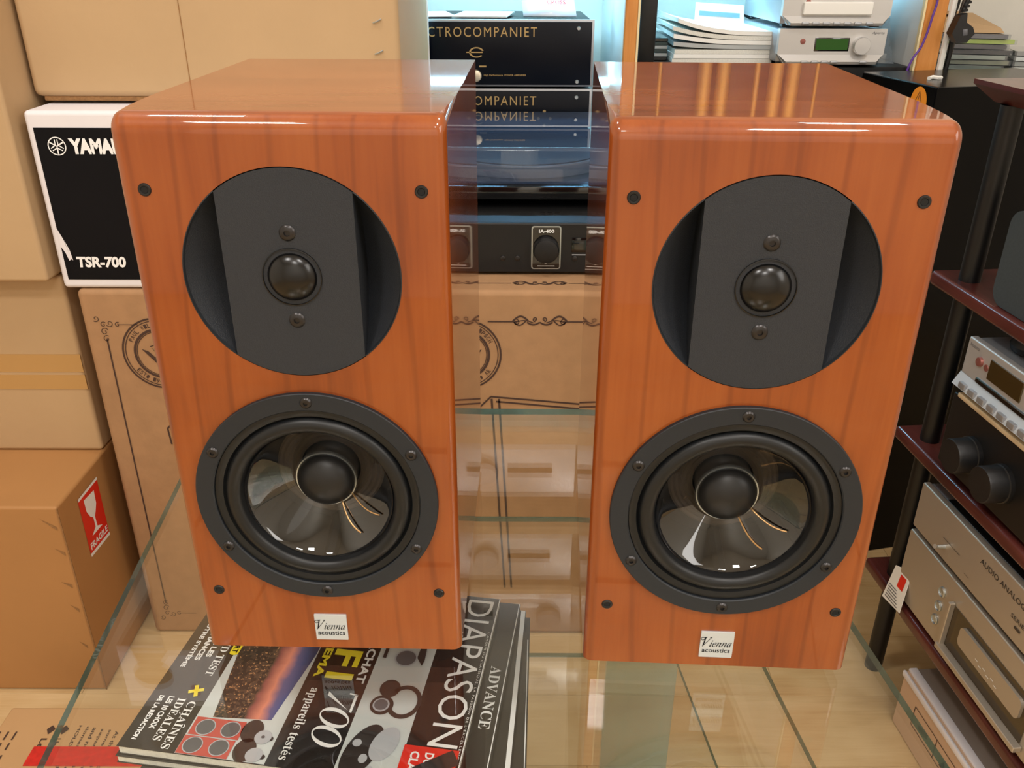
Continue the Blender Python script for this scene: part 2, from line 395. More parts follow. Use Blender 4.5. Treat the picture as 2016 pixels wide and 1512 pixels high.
# ================================================================== glass display case
GT = -0.0085          # top of the glass top
def quad_slab(name, q, z0, z1, parent, m=GLASS, em=GEDGE):
    g = G(); g.prism(q, I4, z0, z1); o = g.obj(name, [m, em], parent, ang=10)
    for p in o.data.polygons:
        if abs(p.normal.z) < 0.5: p.material_index = 1
    return o
case = thing('display_case', 'glass display case carrying the two wooden speakers, magazines on its shelf', 'display case', (-0.03, 0.5, FLOOR))
cz = lambda z: z-FLOOR
def loc(q): return [(x+0.03, y-0.5) for x, y in q]
TL, TR, BL, BR = (-0.323, 0.831), (0.217, 0.831), (-0.272, 0.17), (0.288, 0.17)
quad_slab('glass_top', loc([BL, BR, TR, TL]), cz(GT-0.0072), cz(GT), case)
def lerp(a, b, t): return (a[0]+(b[0]-a[0])*t, a[1]+(b[1]-a[1])*t)
def inset(d): 
    return [(BL[0]+d, BL[1]+d), (BR[0]-d, BR[1]+d), (TR[0]-d, TR[1]-d), (TL[0]+d, TL[1]-d)]
for x0, x1, y in ((-0.305, -0.215, 0.805), (0.118, 0.206, 0.805), (-0.262, -0.19, 0.19), (0.20, 0.275, 0.19)):
    quad_slab('support_panel', loc([(x0, y), (x1, y), (x1, y+0.010), (x0, y+0.010)]), 0.0, cz(GT-0.0072), case, FROST, FROST)
quad_slab('glass_shelf', loc(inset(0.014)), cz(-0.147), cz(-0.140), case)
quad_slab('glass_shelf', loc(inset(0.014)), cz(-0.352), cz(-0.345), case)
for z in (-0.147, -0.352):
    for x, y in ((-0.296, 0.62), (0.23, 0.62), (-0.277, 0.3), (0.262, 0.3)):
        G().box((x+0.03, y-0.5, cz(z)-0.004), (0.012, 0.014, 0.008), 0.002).obj('shelf_clip', SILVERD, case)

# ================================================================== the two loudspeakers
W, H, D = 0.1765, 0.36, 0.2577
def make_cabinet(parent):
    b = bmesh.new(); R = 0.0108
    prof = [(D, 0), (D, H)]+[(R-R*math.sin(i*PI/2/10), H-R+R*math.cos(i*PI/2/10)) for i in range(11)]+[(0, 0)]
    n = len(prof)
    lv = [b.verts.new((-W/2, y, z)) for y, z in prof]; rv = [b.verts.new((W/2, y, z)) for y, z in prof]
    b.faces.new(lv); b.faces.new(rv[::-1])
    for i in range(n): b.faces.new((lv[i], rv[i], rv[(i+1) % n], lv[(i+1) % n]))
    bmesh.ops.recalc_face_normals(b, faces=b.faces[:])
    fe = [e for e in b.edges if abs(e.verts[0].co.x-e.verts[1].co.x) < 1e-7 and all(v.co.y < R+1e-6 for v in e.verts) and not all(v.co.z < 1e-6 for v in e.verts)]
    bmesh.ops.bevel(b, geom=fe, offset=0.0060, segments=6, profile=0.5, affect='EDGES')
    me = bpy.data.meshes.new('cab'); 
    for f in b.faces: f.smooth = True
    b.to_mesh(me); b.free()
    o = bpy.data.objects.new('cab', me); C.objects.link(o)
    cutters = []
    for z, r, d in ((0.272, 0.0612, 0.05), (0.1235, 0.0745, 0.09)):
        g = G(); g.lathe(frame((0, 0, z)), [(0.0001, 0.02), (r, 0.02), (r, -d), (0.0001, -d)], 96)
        c = g.obj('cut', HOLE); cutters.append(c)
        m = o.modifiers.new('b', 'BOOLEAN'); m.operation = 'DIFFERENCE'; m.object = c; m.solver = 'EXACT'
    bpy.context.view_layer.update()
    me2 = bpy.data.meshes.new_from_object(o.evaluated_get(bpy.context.evaluated_depsgraph_get()))
    for c in cutters+[o]: bpy.data.objects.remove(c)
    me2.name = 'cabinet'; me2.materials.clear()
    for m in (CHERRY, CHERRY_TOP, HOLE): me2.materials.append(m)
    for p in me2.polygons:
        c = p.center; p.use_smooth = True; p.material_index = 0
        if p.normal.z > 0.9 and c.z > H-0.001: p.material_index = 1
        elif 0.0125 < c.y < D-0.002 and abs(c.x) < W/2-0.002 and 0.03 < c.z < H-0.004: p.material_index = 2
    me2.set_sharp_from_angle(angle=math.radians(30))
    ob = bpy.data.objects.new('cabinet', me2); C.objects.link(ob); ob.parent = parent
    mod = ob.modifiers.new('wn', 'WEIGHTED_NORMAL'); mod.keep_sharp = True
    return ob

def screw_geo(parent, x, z, r=0.0031, h=0.004, base=0.0):
    M = frame((x, -base, z))
    s = G().lathe(M, [(r*1.15, -0.001), (r*1.15, 0.0002), (r, 0.0008), (r*0.86, 0.0012), (r*0.42, 0.0013), (r*0.38, 0.0002), (0.0001, 0.0002)], 24).obj('screw', SCREW, parent)
    return s

def make_speaker(label):
    t = thing('bookshelf_speaker', label, 'speaker', group='cherry speakers on the glass case')
    make_cabinet(t)
    F = frame((0, 0, 0))
    # --- tweeter: flush centre plate between two sunken crescents
    tw = 0.272; R = 0.0606; hw = 0.0373
    TM = frame((0, 0, tw))
    a = math.acos(hw/R)
    arc = [(R*math.cos(th), R*math.sin(th)) for th in [a+(PI-2*a)*i/32 for i in range(33)]]
    arc += [(R*math.cos(th), R*math.sin(th)) for th in [PI+a+(PI-2*a)*i/32 for i in range(33)]]
    g = G(); g.prism(arc, TM, -0.038, 0.0006)
    plate = g.obj('tweeter_plate', BAFFLE, t, ang=30)
    for sgn in (1, -1):
        g = G(); vs = []; fs = []; n = 28; m = 8
        for i in range(n+1):
            th = -a+2*a*i/n
            xo = R*math.cos(th); z = R*math.sin(th)
            for k in range(m+1):
                f = k/m; x = xo+(hw-xo)*f
                dd = 0.0255*max(0.0, (xo-x)/(R-hw))**0.85
                vs.append((sgn*x, z, -0.0008-dd))
        for i in range(n):
            for k in range(m):
                q = i*(m+1)+k; fs.append((q, q+1, q+m+2, q+m+1))
        g._new(vs, fs, TM); o = g.obj('side_recess', BAFFLE, t, ang=60)
        G().lathe(TM, [(R+0.0006, -0.003), (R+0.0006, 0.0002), (R, 0.0004), (R-0.0006, -0.0012)], 40, *((-a, a) if sgn > 0 else (PI-a, PI+a))).obj('recess_rim', RINGM, t, ang=60)
    G().lathe(TM, [(0.0168, 0.0004), (0.0167, 0.0013), (0.0162, 0.0014), (0.0158, -0.0012), (0.0150, -0.0004), (0.0141, -0.0010)], 64).obj('dome_surround', DOME, t, ang=50)
    g = G(); g.lathe(TM, [(0.0142*math.cos(x*PI/2/14), -0.0010+0.0080*math.sin(x*PI/2/14)) for x in range(14)]+[(0.00005, 0.0070)], 64)
    g.obj('tweeter_dome', DOME, t, ang=60)
    screw_geo(t, 0, tw+0.0253, 0.0040, base=0.0006); screw_geo(t, 0, tw-0.0258, 0.0040, base=0.0006)
    # --- woofer
    wz = 0.1235; WM = frame((0, 0, wz))
    ring = G().lathe(WM, [(0.0765, -0.0004), (0.0765, 0.0026), (0.0760, 0.0031), (0.0657, 0.0031), (0.0650, 0.0024), (0.0650, -0.006), (0.0640, -0.007)], 128).obj('woofer_ring', RINGM, t, ang=40)
    prof = [(0.0650, -0.0010), (0.0648, 0.0012), (0.0644, 0.0014), (0.0622, 0.0009), (0.0600, 0.0004), (0.0592, -0.0012), (0.0585, -0.0016)]
    prof += [(0.0535+0.0050*math.cos(x*PI/12), -0.0016+0.0046*math.sin(x*PI/12)) for x in range(1, 12)]
    prof += [(0.0485, -0.0024), (0.0476, -0.0042)]
    G().lathe(WM, prof, 128).obj('surround', RUBBER, t, ang=50)
    cp = [(0.0479, -0.0030)]+[(0.0479+(0.0193-0.0479)*f, -0.0036-0.0215*f**0.9) for f in [i/12 for i in range(13)]]
    G().lathe(WM, cp, 96).obj('cone', CONE, t, ang=60)
    G().lathe(WM, [(0.0193*math.cos(x*PI/2/12), -0.0252+0.0120*math.sin(x*PI/2/12)) for x in range(12)]+[(0.00005, -0.0132)], 64).obj('dust_cap', CAPM, t, ang=60)
    G().lathe(WM, [(0.0200, -0.0246), (0.0199, -0.0236), (0.0190, -0.0238)], 64).obj('cap_collar', BADGE, t, ang=60)
    bk = G().lathe(WM, [(0.074, -0.004), (0.062, -0.010), (0.056, -0.030), (0.050, -0.052), (0.0001, -0.056)], 64).obj('basket', BASKET, t, ang=30)
    for k in range(6):
        th = PI/6+k*PI/3
        ca, sa = math.cos(th), math.sin(th)
        G().tube([WM @ Vector((0.055*ca, 0.055*sa, -0.012)), WM @ Vector((0.046*ca, 0.046*sa, -0.048))], 0.0045, 6).obj('spoke', RINGM, bk)
    sp = [(0.020+0.0016*i, -0.040+0.0012*(i % 2)) for i in range(11)]
    G().lathe(WM, sp, 64).obj('spider', SPIDER, t, ang=20)
    G().lathe(WM, [(0.0188, -0.0252), (0.0188, -0.055)], 48).obj('voice_coil', BADGE, t)
    for th, ln in ((-62, 0.020), (-33, 0.021)):
        th = math.radians(th); pts = []
        for i in range(9):
            f = i/8; rr = 0.0195+ln*f
            h = -0.0252+0.0215*((rr-0.0193)/0.0286)**1.1+0.0016+0.0022*math.sin(f*PI)
            ta = th+0.14*f*f
            pts.append(WM @ Vector((rr*math.cos(ta), rr*math.sin(ta), h)))
        G().tube(pts, 0.00055, 6).obj('lead_wire', COPPER, t)
    for k in range(6):
        th = PI/2+k*PI/3
        screw_geo(t, 0.0706*math.cos(th), wz+0.0706*math.sin(th), 0.0032, base=0.0031)
    # --- grille sockets
    for x in (-0.0742, 0.0742):
        for z in (0.3203, 0.0497):
            so = G().lathe(frame((x, 0, z)), [(0.0036, -0.001), (0.0036, 0.0003), (0.0031, 0.0008), (0.0021, 0.0007), (0.0017, 0.0001)], 24).obj('grille_socket', BLACKP, t, ang=50)
            G().lathe(frame((x, 0, z)), [(0.00185, 0.0005), (0.0001, 0.0005)], 16).obj('socket_hole', HOLE, so)
    # --- maker's badge
    bd = G().box((0, -0.0006, 0.0192), (0.0222, 0.0014, 0.0222), 0.0004, 2).obj('badge', PLATE, t, wn=True)
    bd.location.x = 0.0
    BM = frame((0, -0.00135, 0.0192))
    g = G(); g.text('\U0001D449', -0.0096, -0.0034, -0.0016, 0.0066, BM, 0.0002, bold=0.0, shear=0.25)
    g.text('\U0001D456\U0001D452\U0001D45B\U0001D45B\U0001D44E', -0.0048, 0.0099, -0.0016, 0.0040, BM, 0.0002, bold=0.0, shear=0.2)
    g.ribbon([(-0.0096+0.0012*math.cos(0.5+i*0.45), 0.0052+0.0011*math.sin(0.5+i*0.45)) for i in range(13)], 0.00035, BM, 0.0002)
    g.text('acoustics', -0.0094, 0.0092, -0.0064, -0.0030, BM, 0.0002, bold=0.004)
    lab(g.obj('badge_lettering', BLACKPRINT, bd), 'black script maker name on the badge')
    for x in (-0.07, 0.07):
        for y in (0.03, 0.225):
            G().lathe(frame((x, y, -0.0085), (1, 0, 0), (0, 1, 0)), [(0.0001, 0.0), (0.008, 0.0), (0.0085, 0.001), (0.0085, 0.0085), (0.0001, 0.0085)], 20).obj('rubber_foot', BLACKP, t)
    return t
spk = make_speaker('glossy cherry bookshelf speaker left of the pair, standing over the magazines')
spk.location = (-0.1227, 0.4598, 0); spk.rotation_euler.z = -0.0201
for ch in spk.children:
    if ch.name.startswith('badge'): ch.location.x = -0.0009
sp2 = copy_tree(spk)
sp2.location = (0.1373, 0.4441, 0); sp2.rotation_euler.z = -0.0499
sp2['label'] = 'glossy cherry bookshelf speaker right of the pair, beside the dark rack'
for ch in sp2.children:
    if ch.name.startswith('badge'): ch.location.x = 0.0005

# ================================================================== cartons
def carton(label, x0, x1, y0, y1, z0, z1, m, bev=0.004, name='carton'):
    t = thing(name, label, 'carton', ((x0+x1)/2, (y0+y1)/2, z0))
    hx, hy, h = (x1-x0)/2, (y1-y0)/2, z1-z0
    G().bb(-hx, hx, -hy, hy, 0, h, bev, 3).obj('box_body', m, t, wn=True)
    t['hx'] = hx; t['hy'] = hy; t['h'] = h
    return t
def wfront(t, y):   # frame in world XZ of a front face of an unrotated thing: give world coords
    o = t.location; return frame((-o.x, y-o.y, -o.z))
def wtop(t, z):
    o = t.location; return frame((-o.x, -o.y, z-o.z), (1, 0, 0), (0, 1, 0))
def wside(t, x):    # faces +x; 2D x = world y, 2D y = world z
    o = t.location; return frame((x-o.x, -o.y, -o.z), (0, 1, 0), (0, 0, 1))

def spiral(cx, cy, r0, turns, a0, sgn=1, n=28, sq=1.0):
    return [(cx+r0*(1-0.8*i/n)*math.cos(a0+sgn*turns*2*PI*i/n), cy+sq*r0*(1-0.8*i/n)*math.sin(a0+sgn*turns*2*PI*i/n)) for i in range(n+1)]
def flourish(g, cx, cy, M, s=1.0, z=0.0006):
    wd = 0.0021*s
    for k in (1, -1):
        X = lambda v: cx+k*v*s
        g.ribbon([(X(0.020*i/12), cy-0.004*s*math.sin(PI*i/12)-0.001*s) for i in range(13)], wd*1.3, M, z)
        g.ribbon([(X(0.018+0.024*i/12), cy+s*(0.001+0.008*math.sin(PI*i/12))) for i in range(13)], wd*1.4, M, z+0.0001)
        g.ribbon([(X(0.042-0.02*i/12), cy+s*(0.001-0.007*math.sin(PI*i/12))) for i in range(13)], wd, M, z)
        g.ribbon([(k*(x-cx)*1+cx, y) for x, y in spiral(cx+0.007*s, cy+0.004*s, 0.004*s, 1.2, -PI/2)], wd*0.8, M, z)
        g.ribbon([(k*(x-cx)+cx, y) for x, y in spiral(cx+0.037*s, cy-0.001*s, 0.006*s, 1.3, 0.3)], wd*0.7, M, z)
        g.ribbon([(X(0.010+0.03*i/8), cy+s*(-0.002+0.004*math.sin(PI*i/8))) for i in range(9)], wd*0.8, M, z)
def heritage_box(label, x0, x1):
    t = carton(label, x0, x1, 1.25, 1.62, FLOOR, -0.028, CARD3, 0.009)
    M = wfront(t, 1.25)
    g = G(); cx, cz_, R = x0+0.114, -0.1345, 0.0615
    z = 0.0008
    for r0, r1 in ((0.0586, 0.0615), (0.0552, 0.0566), (0.0392, 0.0432), (0.0372, 0.0384)):
        g.ring(cx, cz_, r0, r1, M, z)
    # lettering round the seal
    def around(txt, start, step, r, hgt, flipd):
        for i, chh in enumerate(txt):
            if chh == ' ': continue
            a = start+step*i
            p = (cx+r*math.cos(a), cz_+r*math.sin(a))
            rot = a-PI/2 if not flipd else a+PI/2
            MM = M @ Matrix.Translation((p[0], p[1], z)) @ Matrix.Rotation(rot, 4, 'Z')
            wd = hgt*0.62
            g.text(chh, -wd/2, wd/2, -hgt/2, hgt/2, MM, bold=0.01)
    around('PAUL WILBUR KLIPSCH', math.radians(152), -math.radians(124)/18, 0.0495, 0.0072, False)
    around('EST. 1946 HOPE, AR', math.radians(215), math.radians(110)/17, 0.0495, 0.0072, True)
    # drafting emblem inside the seal
    g.flat([(cx-0.030, cz_+0.008), (cx-0.020, cz_+0.004), (cx+0.004, cz_-0.022), (cx-0.004, cz_-0.024)], M, z)
    g.flat([(cx+0.030, cz_+0.010), (cx+0.026, cz_+0.002), (cx-0.010, cz_-0.028), (cx-0.004, cz_-0.016)], M, z+0.0001)
    g.ribbon([(cx-0.016, cz_+0.012), (cx+0.002, cz_+0.019), (cx+0.022, cz_+0.004)], 0.0015, M, z)
    for i in range(7):
        g.ribbon([(cx-0.014+0.004*i, cz_+0.010-0.001*i), (cx+0.002+0.0025*i, cz_-0.012+0.003*i)], 0.0007, M, z)
    g.ribbon(spiral(cx-0.004, cz_+0.021, 0.0035, 1.0, 0), 0.0014, M, z)
    # corner scrolls and border rules
    xm = (x0+x1)/2; zt = -0.079; xa, xb = x0+0.030, x1-0.030; zb = -0.668
    for sx, X in ((1, xa), (-1, xb)):
        for sy, Z in ((1, zt), (-1, zb)):
            for (dx, dy, rr) in ((-0.008, 0.004, 0.0055), (0.002, -0.006, 0.005), (0.012, -0.004, 0.006), (0.024, -0.006, 0.0045), (0.002, -0.018, 0.0065), (0.003, -0.030, 0.006)):
                g.ribbon(spiral(X+sx*dx, Z+sy*dy, rr, 1.1, dx*300), 0.0011, M, z)
            g.ribbon([(X+sx*0.026, Z-sy*0.006), (X+sx*0.055, Z-sy*0.006)], 0.0011, M, z)
    for X in (xa+0.003, xb-0.003): g.ribbon([(X, zt-0.03), (X, zb+0.03)], 0.0024, M, z)
    g.ribbon([(cx+0.040, zt+0.001), (xm-0.040, zt+0.001)], 0.0022, M, z)
    g.ribbon([(xm+0.040, zt+0.001), (xb-0.05, zt+0.001)], 0.0022, M, z)
    flourish(g, xm, zt+0.001, M)
    # outline drawing of a cabinet in perspective
    a = (x0+0.158, -0.209)
    for dz in (0, -0.009): g.ribbon([(a[0]+0.008*(dz < 0), a[1]+dz), (x1-0.03, -0.235+dz)], 0.0030, M, z)
    g.ribbon([a, (a[0]-0.058, a[1]-0.061)], 0.0028, M, z)
    for dx in (0.0, 0.012): g.ribbon([(a[0]+0.001+dx, a[1]-0.004), (a[0]+0.022+dx, -0.60)], 0.0034, M, z)
    g.ribbon([(a[0]-0.058, a[1]-0.061), (a[0]-0.056, -0.30)], 0.0028, M, z)
    g.obj('printed_lines', INK, t)
    # top print
    g = G(); T = wtop(t, -0.028)
    g.ribbon([(x0+0.04, 1.285), (xm-0.045, 1.285)], 0.002, T, 0.0006); g.ribbon([(xm+0.045, 1.285), (x1-0.04, 1.285)], 0.002, T, 0.0006)
    flourish(g, xm, 1.285, T)
    g.obj('printed_lines', INK, t)
    return t
heritage_box('tall brown carton with a scroll corner and seal, under the white receiver carton', -0.669, -0.199)
heritage_box('tall brown carton with a seal and scroll, under the black amplifier', -0.192, 0.278)

c = carton('black and white receiver carton standing on the tall brown carton', -0.687, -0.20, 1.253, 1.62, -0.027, 0.236, WHITECARD, 0.007)
M = wfront(c, 1.253)
G().rect(-0.676, -0.212, -0.012, 0.213, M, 0.0006).obj('black_panel', BLACKPRINT, c)
g = G()
g.text('TSR-700', -0.657, -0.583, 0.0070, 0.0245, M, 0.0012, bold=0.045, shear=0.12)
lab(g.obj('model_number', WHITE, c), 'white model number'); g = G()
g.text('YAMAHA', -0.6300, -0.538, 0.1765, 0.1985, M, 0.0012, bold=0.06)
cx, cy = -0.6475, 0.1875
g.ring(cx, cy, 0.0115, 0.0130, M, 0.0012)
for k in range(3):
    a = PI/2+k*2*PI/3
    for s in (-1, 1):
        pa = (cx-0.0105*math.cos(a)+s*0.0016*-math.sin(a), cy-0.0105*math.sin(a)+s*0.0016*math.cos(a))
        g.ribbon([(cx+s*0.0022*-math.sin(a), cy+s*0.0022*math.cos(a)), (cx+0.0095*math.cos(a)+s*0.0018*-math.sin(a), cy+0.0095*math.sin(a)+s*0.0018*math.cos(a))], 0.0014, M, 0.0012)
    g.ribbon([(cx, cy), (cx-0.0112*math.cos(a), cy-0.0112*math.sin(a))], 0.0019, M, 0.0013)
lab(g.obj('lettering', WHITE, c), 'white maker mark')
g = G()
g.flat([(-0.676, 0.068), (-0.670, 0.052), (-0.667, 0.036), (-0.664, 0.020), (-0.668, 0.018), (-0.671, 0.030), (-0.676, 0.040)], M, 0.0009)
g.flat([(-0.669, 0.050), (-0.664, 0.034), (-0.662, 0.018), (-0.6645, 0.022)], M, 0.0009)
lab(g.obj('scuff', WHITECARD, c), 'worn white scuff in the black print')

# big carton resting on the receiver carton
c = carton('big pale carton lying across the receiver carton, two staples at its right end', -0.695, -0.160, 1.31, 1.75, 0.246, 0.80, CARD, 0.010)
M = wfront(c, 1.31)
G().bb(-0.255, 0.22, -0.215, -0.02, -0.0055, 0.0008, 0.001, 1).obj('corrugated_edge', FLUTE, c)
for zz in (0.349, 0.308):
    o = c.location
    G().tube([(-0.190-o.x-0.006, 1.3085-o.y, zz-o.z-0.002), (-0.190-o.x, 1.307-o.y, zz-o.z), (-0.190-o.x+0.006, 1.3085-o.y, zz-o.z+0.003)], 0.0011, 6).obj('staple', BADGE, c)
g = G(); g.bb(-0.465-o.x, -0.4640-o.x, 1.3092-o.y, 1.311-o.y, 0.246-o.z, 0.80-o.z)
g.obj('fold_crease', FLUTE, c)

XS = -0.700
c = carton('plain pale carton at the left edge, topmost of the left pile', XS-0.46, XS, 1.238, 1.70, -0.012, 0.42, CARD, 0.006)
c = carton('middle carton of the left pile, a wide tape band across its front', XS-0.46, XS, 1.278, 1.70, -0.330, -0.016, CARD, 0.007)
M = wfront(c, 1.278); o = c.location
g = G(); g.bb(-0.23, 0.2295, 1.2774-o.y, 1.279-o.y, -0.181-o.z, -0.149-o.z)
g.bb(-0.23, 0.2298, 1.2770-o.y, 1.279-o.y, -0.212-o.z, -0.186-o.z)
g.obj('tape_band', TAPE, c)
T = wtop(c, -0.016)
g = G(); g.text('CARTON', -0.86, -0.745, 1.2855, 1.298, T, 0.0006, bold=0.02); g.obj('lettering', INK, c)
c = carton('front carton of the left pile with a red FRAGILE sticker', XS-0.46, XS, 1.108, 1.70, FLOOR+0.001, -0.3305, CARD4, 0.005)
o = c.location
SM = wside(c, XS)
st = G(); st.flat([(1.166, -0.356), (1.236, -0.361), (1.234, -0.470), (1.164, -0.465)], SM, 0.0006)
lab(st.obj('fragile_sticker', RED, c), 'red FRAGILE sticker with a white goblet'); sticker = C.objects[-1]
g = G()
g.rect(1.166, 1.2362, -0.361, -0.356, SM, 0.0010); g.flat([(1.164, -0.468), (1.234, -0.473), (1.234, -0.467), (1.164, -0.462)], SM, 0.0010)
gx = 1.200
g.flat([(gx-0.018, -0.368), (gx+0.018, -0.371), (gx+0.016, -0.395), (gx+0.008, -0.407), (gx+0.003, -0.412), (gx+0.003, -0.432), (gx+0.019, -0.441), (gx-0.019, -0.438), (gx-0.003, -0.430), (gx-0.003, -0.411), (gx-0.011, -0.404), (gx-0.018, -0.390)], SM, 0.0010)
SMt = SM @ Matrix.Translation((1.169, -0.458, 0)) @ Matrix.Rotation(-0.07, 4, 'Z')
g.text('FRAGILE', 0.0, 0.062, 0, 0.012, SMt, 0.0010, bold=0.03)
g.obj('sticker_print', WHITE, sticker)
M = wfront(c, 1.108)
for (xa, za, xb, zb) in ((-0.731, -0.352, -0.708, -0.371), (-0.721, -0.408, -0.706, -0.420), (-0.726, -0.474, -0.709, -0.484), (-0.722, -0.521, -0.709, -0.534), (-0.7235, -0.60, -0.712, -0.612)):
    g = G(); g.flat([(xa, za), (xb, zb+0.004), (xb, zb-0.003)], M, 0.0005)
    g.obj('flap_slot', FLUTE, c)
G().bb(0.2285, 0.2302, -hy if False else -0.296, -0.2945, 0.0, 0.376).obj('corner_seam', FLUTE, c)
# low carton on the floor in front
c = carton('low shipping carton with printed safety text and red tape, under the case edge', -0.762, -0.32, 0.55, 0.965, FLOOR, -0.598, CARD2, 0.004)
# printed lines run across the lid
T = frame((0, 0, 0.1121), (0, -1, 0), (1, 0, 0))
g = G()
words = ['At the carton side lift', 'some small items may', 'separate inside the', 'and not as shown on', 'domestic use only or', 'HOLD upright always']
o = c.location
for i, wd in enumerate(words):
    X = -0.585-0.0118*i-o.x
    g.text(wd, -0.162-0.002*i, -0.045, X, X+0.0058, T, 0.0006, bold=0.01)
for i, wd in enumerate(['NOTE: this side up', 'Do not stack over 3', 'Keep dry and cool']):
    X = -0.745-o.x+0.012*i
    [g.rect(-0.160+0.021*k, -0.145+0.021*k-0.003*(k % 2), X-0.0105, X-0.0080, T, 0.0006) for k in range(6)]
for i, wd in enumerate(['Under', 'Left']):
    X = -0.668-0.020*i-o.x
    g.text(wd, -0.148, -0.118, X, X+0.009, T, 0.0006, bold=0.02)
    g.flat([(-0.165, X), (-0.155, X+0.006), (-0.165, X+0.013), (-0.172, X+0.006)], T, 0.0006)
tag(g.obj('lettering', INK, c), kind='stuff')
lab(G().bb(-0.15, 0.2185, 0.100, 0.133, 0.1118, 0.1136, 0.0002, 1).obj('red_tape', mat('red_tape', (200, 40, 34), 0.4, noise=(120, 0.4)), c), 'red tape across the lid')
c = carton('unseen white carton with a tan round picture, added for its reflection in the glass', -0.80, -0.50, 1.33, 1.62, 0.8005, 0.955, WHITECARD, 0.004)  # out of view, added for its pale reflection in the glass top
M = wfront(c, 1.33)
g = G(); g.disc(-0.735, 0.872, 0.040, M, 0.0006, ry=0.034); g.flat([(-0.760, 0.842), (-0.715, 0.842), (-0.690, 0.806), (-0.770, 0.806)], M, 0.0007)
g.obj('round_picture', TAPE, c)
g = G(); g.disc(-0.655, 0.915, 0.009, M, 0.0006); g.obj('small_picture', REDP, c)

# ================================================================== wall shelving unit and its hi-fi
u = thing('shelving_unit', 'tall shelving unit with orange wood edged uprights against the back wall', 'shelving', (0.25, 1.99, FLOOR))
def ub(n, m, x0, x1, y0, y1, z0, z1, bev=0.002): return G().bb(x0-0.25, x1-0.25, y0-1.99, y1-1.99, z0-FLOOR, z1-FLOOR, bev, 1).obj(n, m, u)
for x0, x1, w_ in ((0.212, 0.236, 0), (0.780, 0.820, 0)):
    ub('upright', WALLW, x0, x1, 1.790, 2.235, FLOOR, 1.5)
    ub('wood_edging', EDGEWOOD, x0, x1, 1.778, 1.790, FLOOR, 1.5)
ub('trim_strip', mat('cream_strip', (236, 218, 170), 0.5), 0.2365, 0.2405, 1.780, 1.79, FLOOR, 1.5, 0.0)
ub('trim_strip', mat('cream_strip'), 0.7755, 0.7795, 1.780, 1.79, FLOOR, 1.5, 0.0)
lab(ub('upright', WALLW, -0.34, -0.163, 1.795, 1.808, 0.0, 1.5), 'white panel at the left end')
SHELVES = [(-0.34, 0.212, 0.040, 0.060), (0.236, 0.780, 0.216, 0.238), (-0.34, 0.212, 0.555, 0.605), (0.236, 0.780, 0.450, 0.470), (-0.34, 0.780, 1.03, 1.06)]
for (x0, x1, z0, z1) in SHELVES:
    ub('shelf_board', (DARKWOOD if 0.44 < z0 < 0.5 else BOARD) if z0 > 0.3 else BLACKP, x0+0.0005, x1-0.0005, 1.80, 2.235, z0, z1)
# stacked black-fronted power amplifiers
def power_amp(label, z0, h, small):
    t = thing('power_amplifier', label, 'amplifier', (-0.074, 1.823, z0), 0.0, 'power amplifiers behind the turntable')
    G().bb(-0.2325, 0.2325, 0.012, 0.36, 0.008, h, 0.003).obj('chassis', BLACKM, t)
    G().bb(-0.2335, 0.2335, 0.006, 0.014, 0.004, h+0.004, 0.001).obj('steel_surround', SILVERD, t)
    fp = G().bb(-0.2285, 0.2285, 0.0, 0.006, 0.008, h, 0.0008).obj('front_panel', ACRYL, t)
    M = frame((0.074, 0, -z0))
    g = G()
    zt = z0+h
    g.text('ELECTROCOMPANIET', -0.207, 0.047, zt-0.0275, zt-0.0095, M, 0.0012, spacing=1.25)
    lg = zt-0.056
    g.ring(-0.072, lg, 0.0075, 0.0098, M, 0.0012, 32, math.radians(20), math.radians(320), 1.5)
    g.rect(-0.092, -0.060, lg-0.001, lg+0.001, M, 0.0012)
    g.rect(-0.067, -0.053, zt-0.0835, zt-0.0805, M, 0.0012)
    g.text('High Performance  POWER AMPLIFIER', -0.058, 0.026, zt-0.101, zt-0.097, M, 0.0012, bold=0.01)
    if small:
        for dx, dz in ((0.052, 0.134), (0.076, 0.134), (0.064, 0.148), (0.064, 0.120)):
            g.disc(dx, dz, 0.0032, M, 0.0012)
    lab(g.obj('gold_lettering', GOLD, t), 'gold lettering')
    G().lathe(frame((0.0, 0, h-0.100)), [(0.0001, 0.009), (0.0085, 0.009), (0.011, 0.007), (0.0115, 0.0)], 32).obj('power_button', mat('pale_gold', (226, 214, 190), 0.35, metal=0.4), t, ang=40)
    for x in (-0.202, 0.202):
        for z in (0.014, h-0.012):
            G().lathe(frame((x, 0, z)), [(0.0001, 0.003), (0.003, 0.003), (0.0042, 0.0015), (0.0042, 0)], 16).obj('screw', BADGE, t)
    for x in (-0.18, 0.18):
        for y in (0.05, 0.3): G().bb(x-0.015, x+0.015, y-0.015, y+0.015, 0.0, 0.009, 0.002).obj('foot', BLACKP, t)
    return t
power_amp('black amplifier with gold lettering, upper of the two behind the turntable', 0.191, 0.125, False)
power_amp('black amplifier with gold lettering, lower of the two behind the turntable', 0.060, 0.127, True)
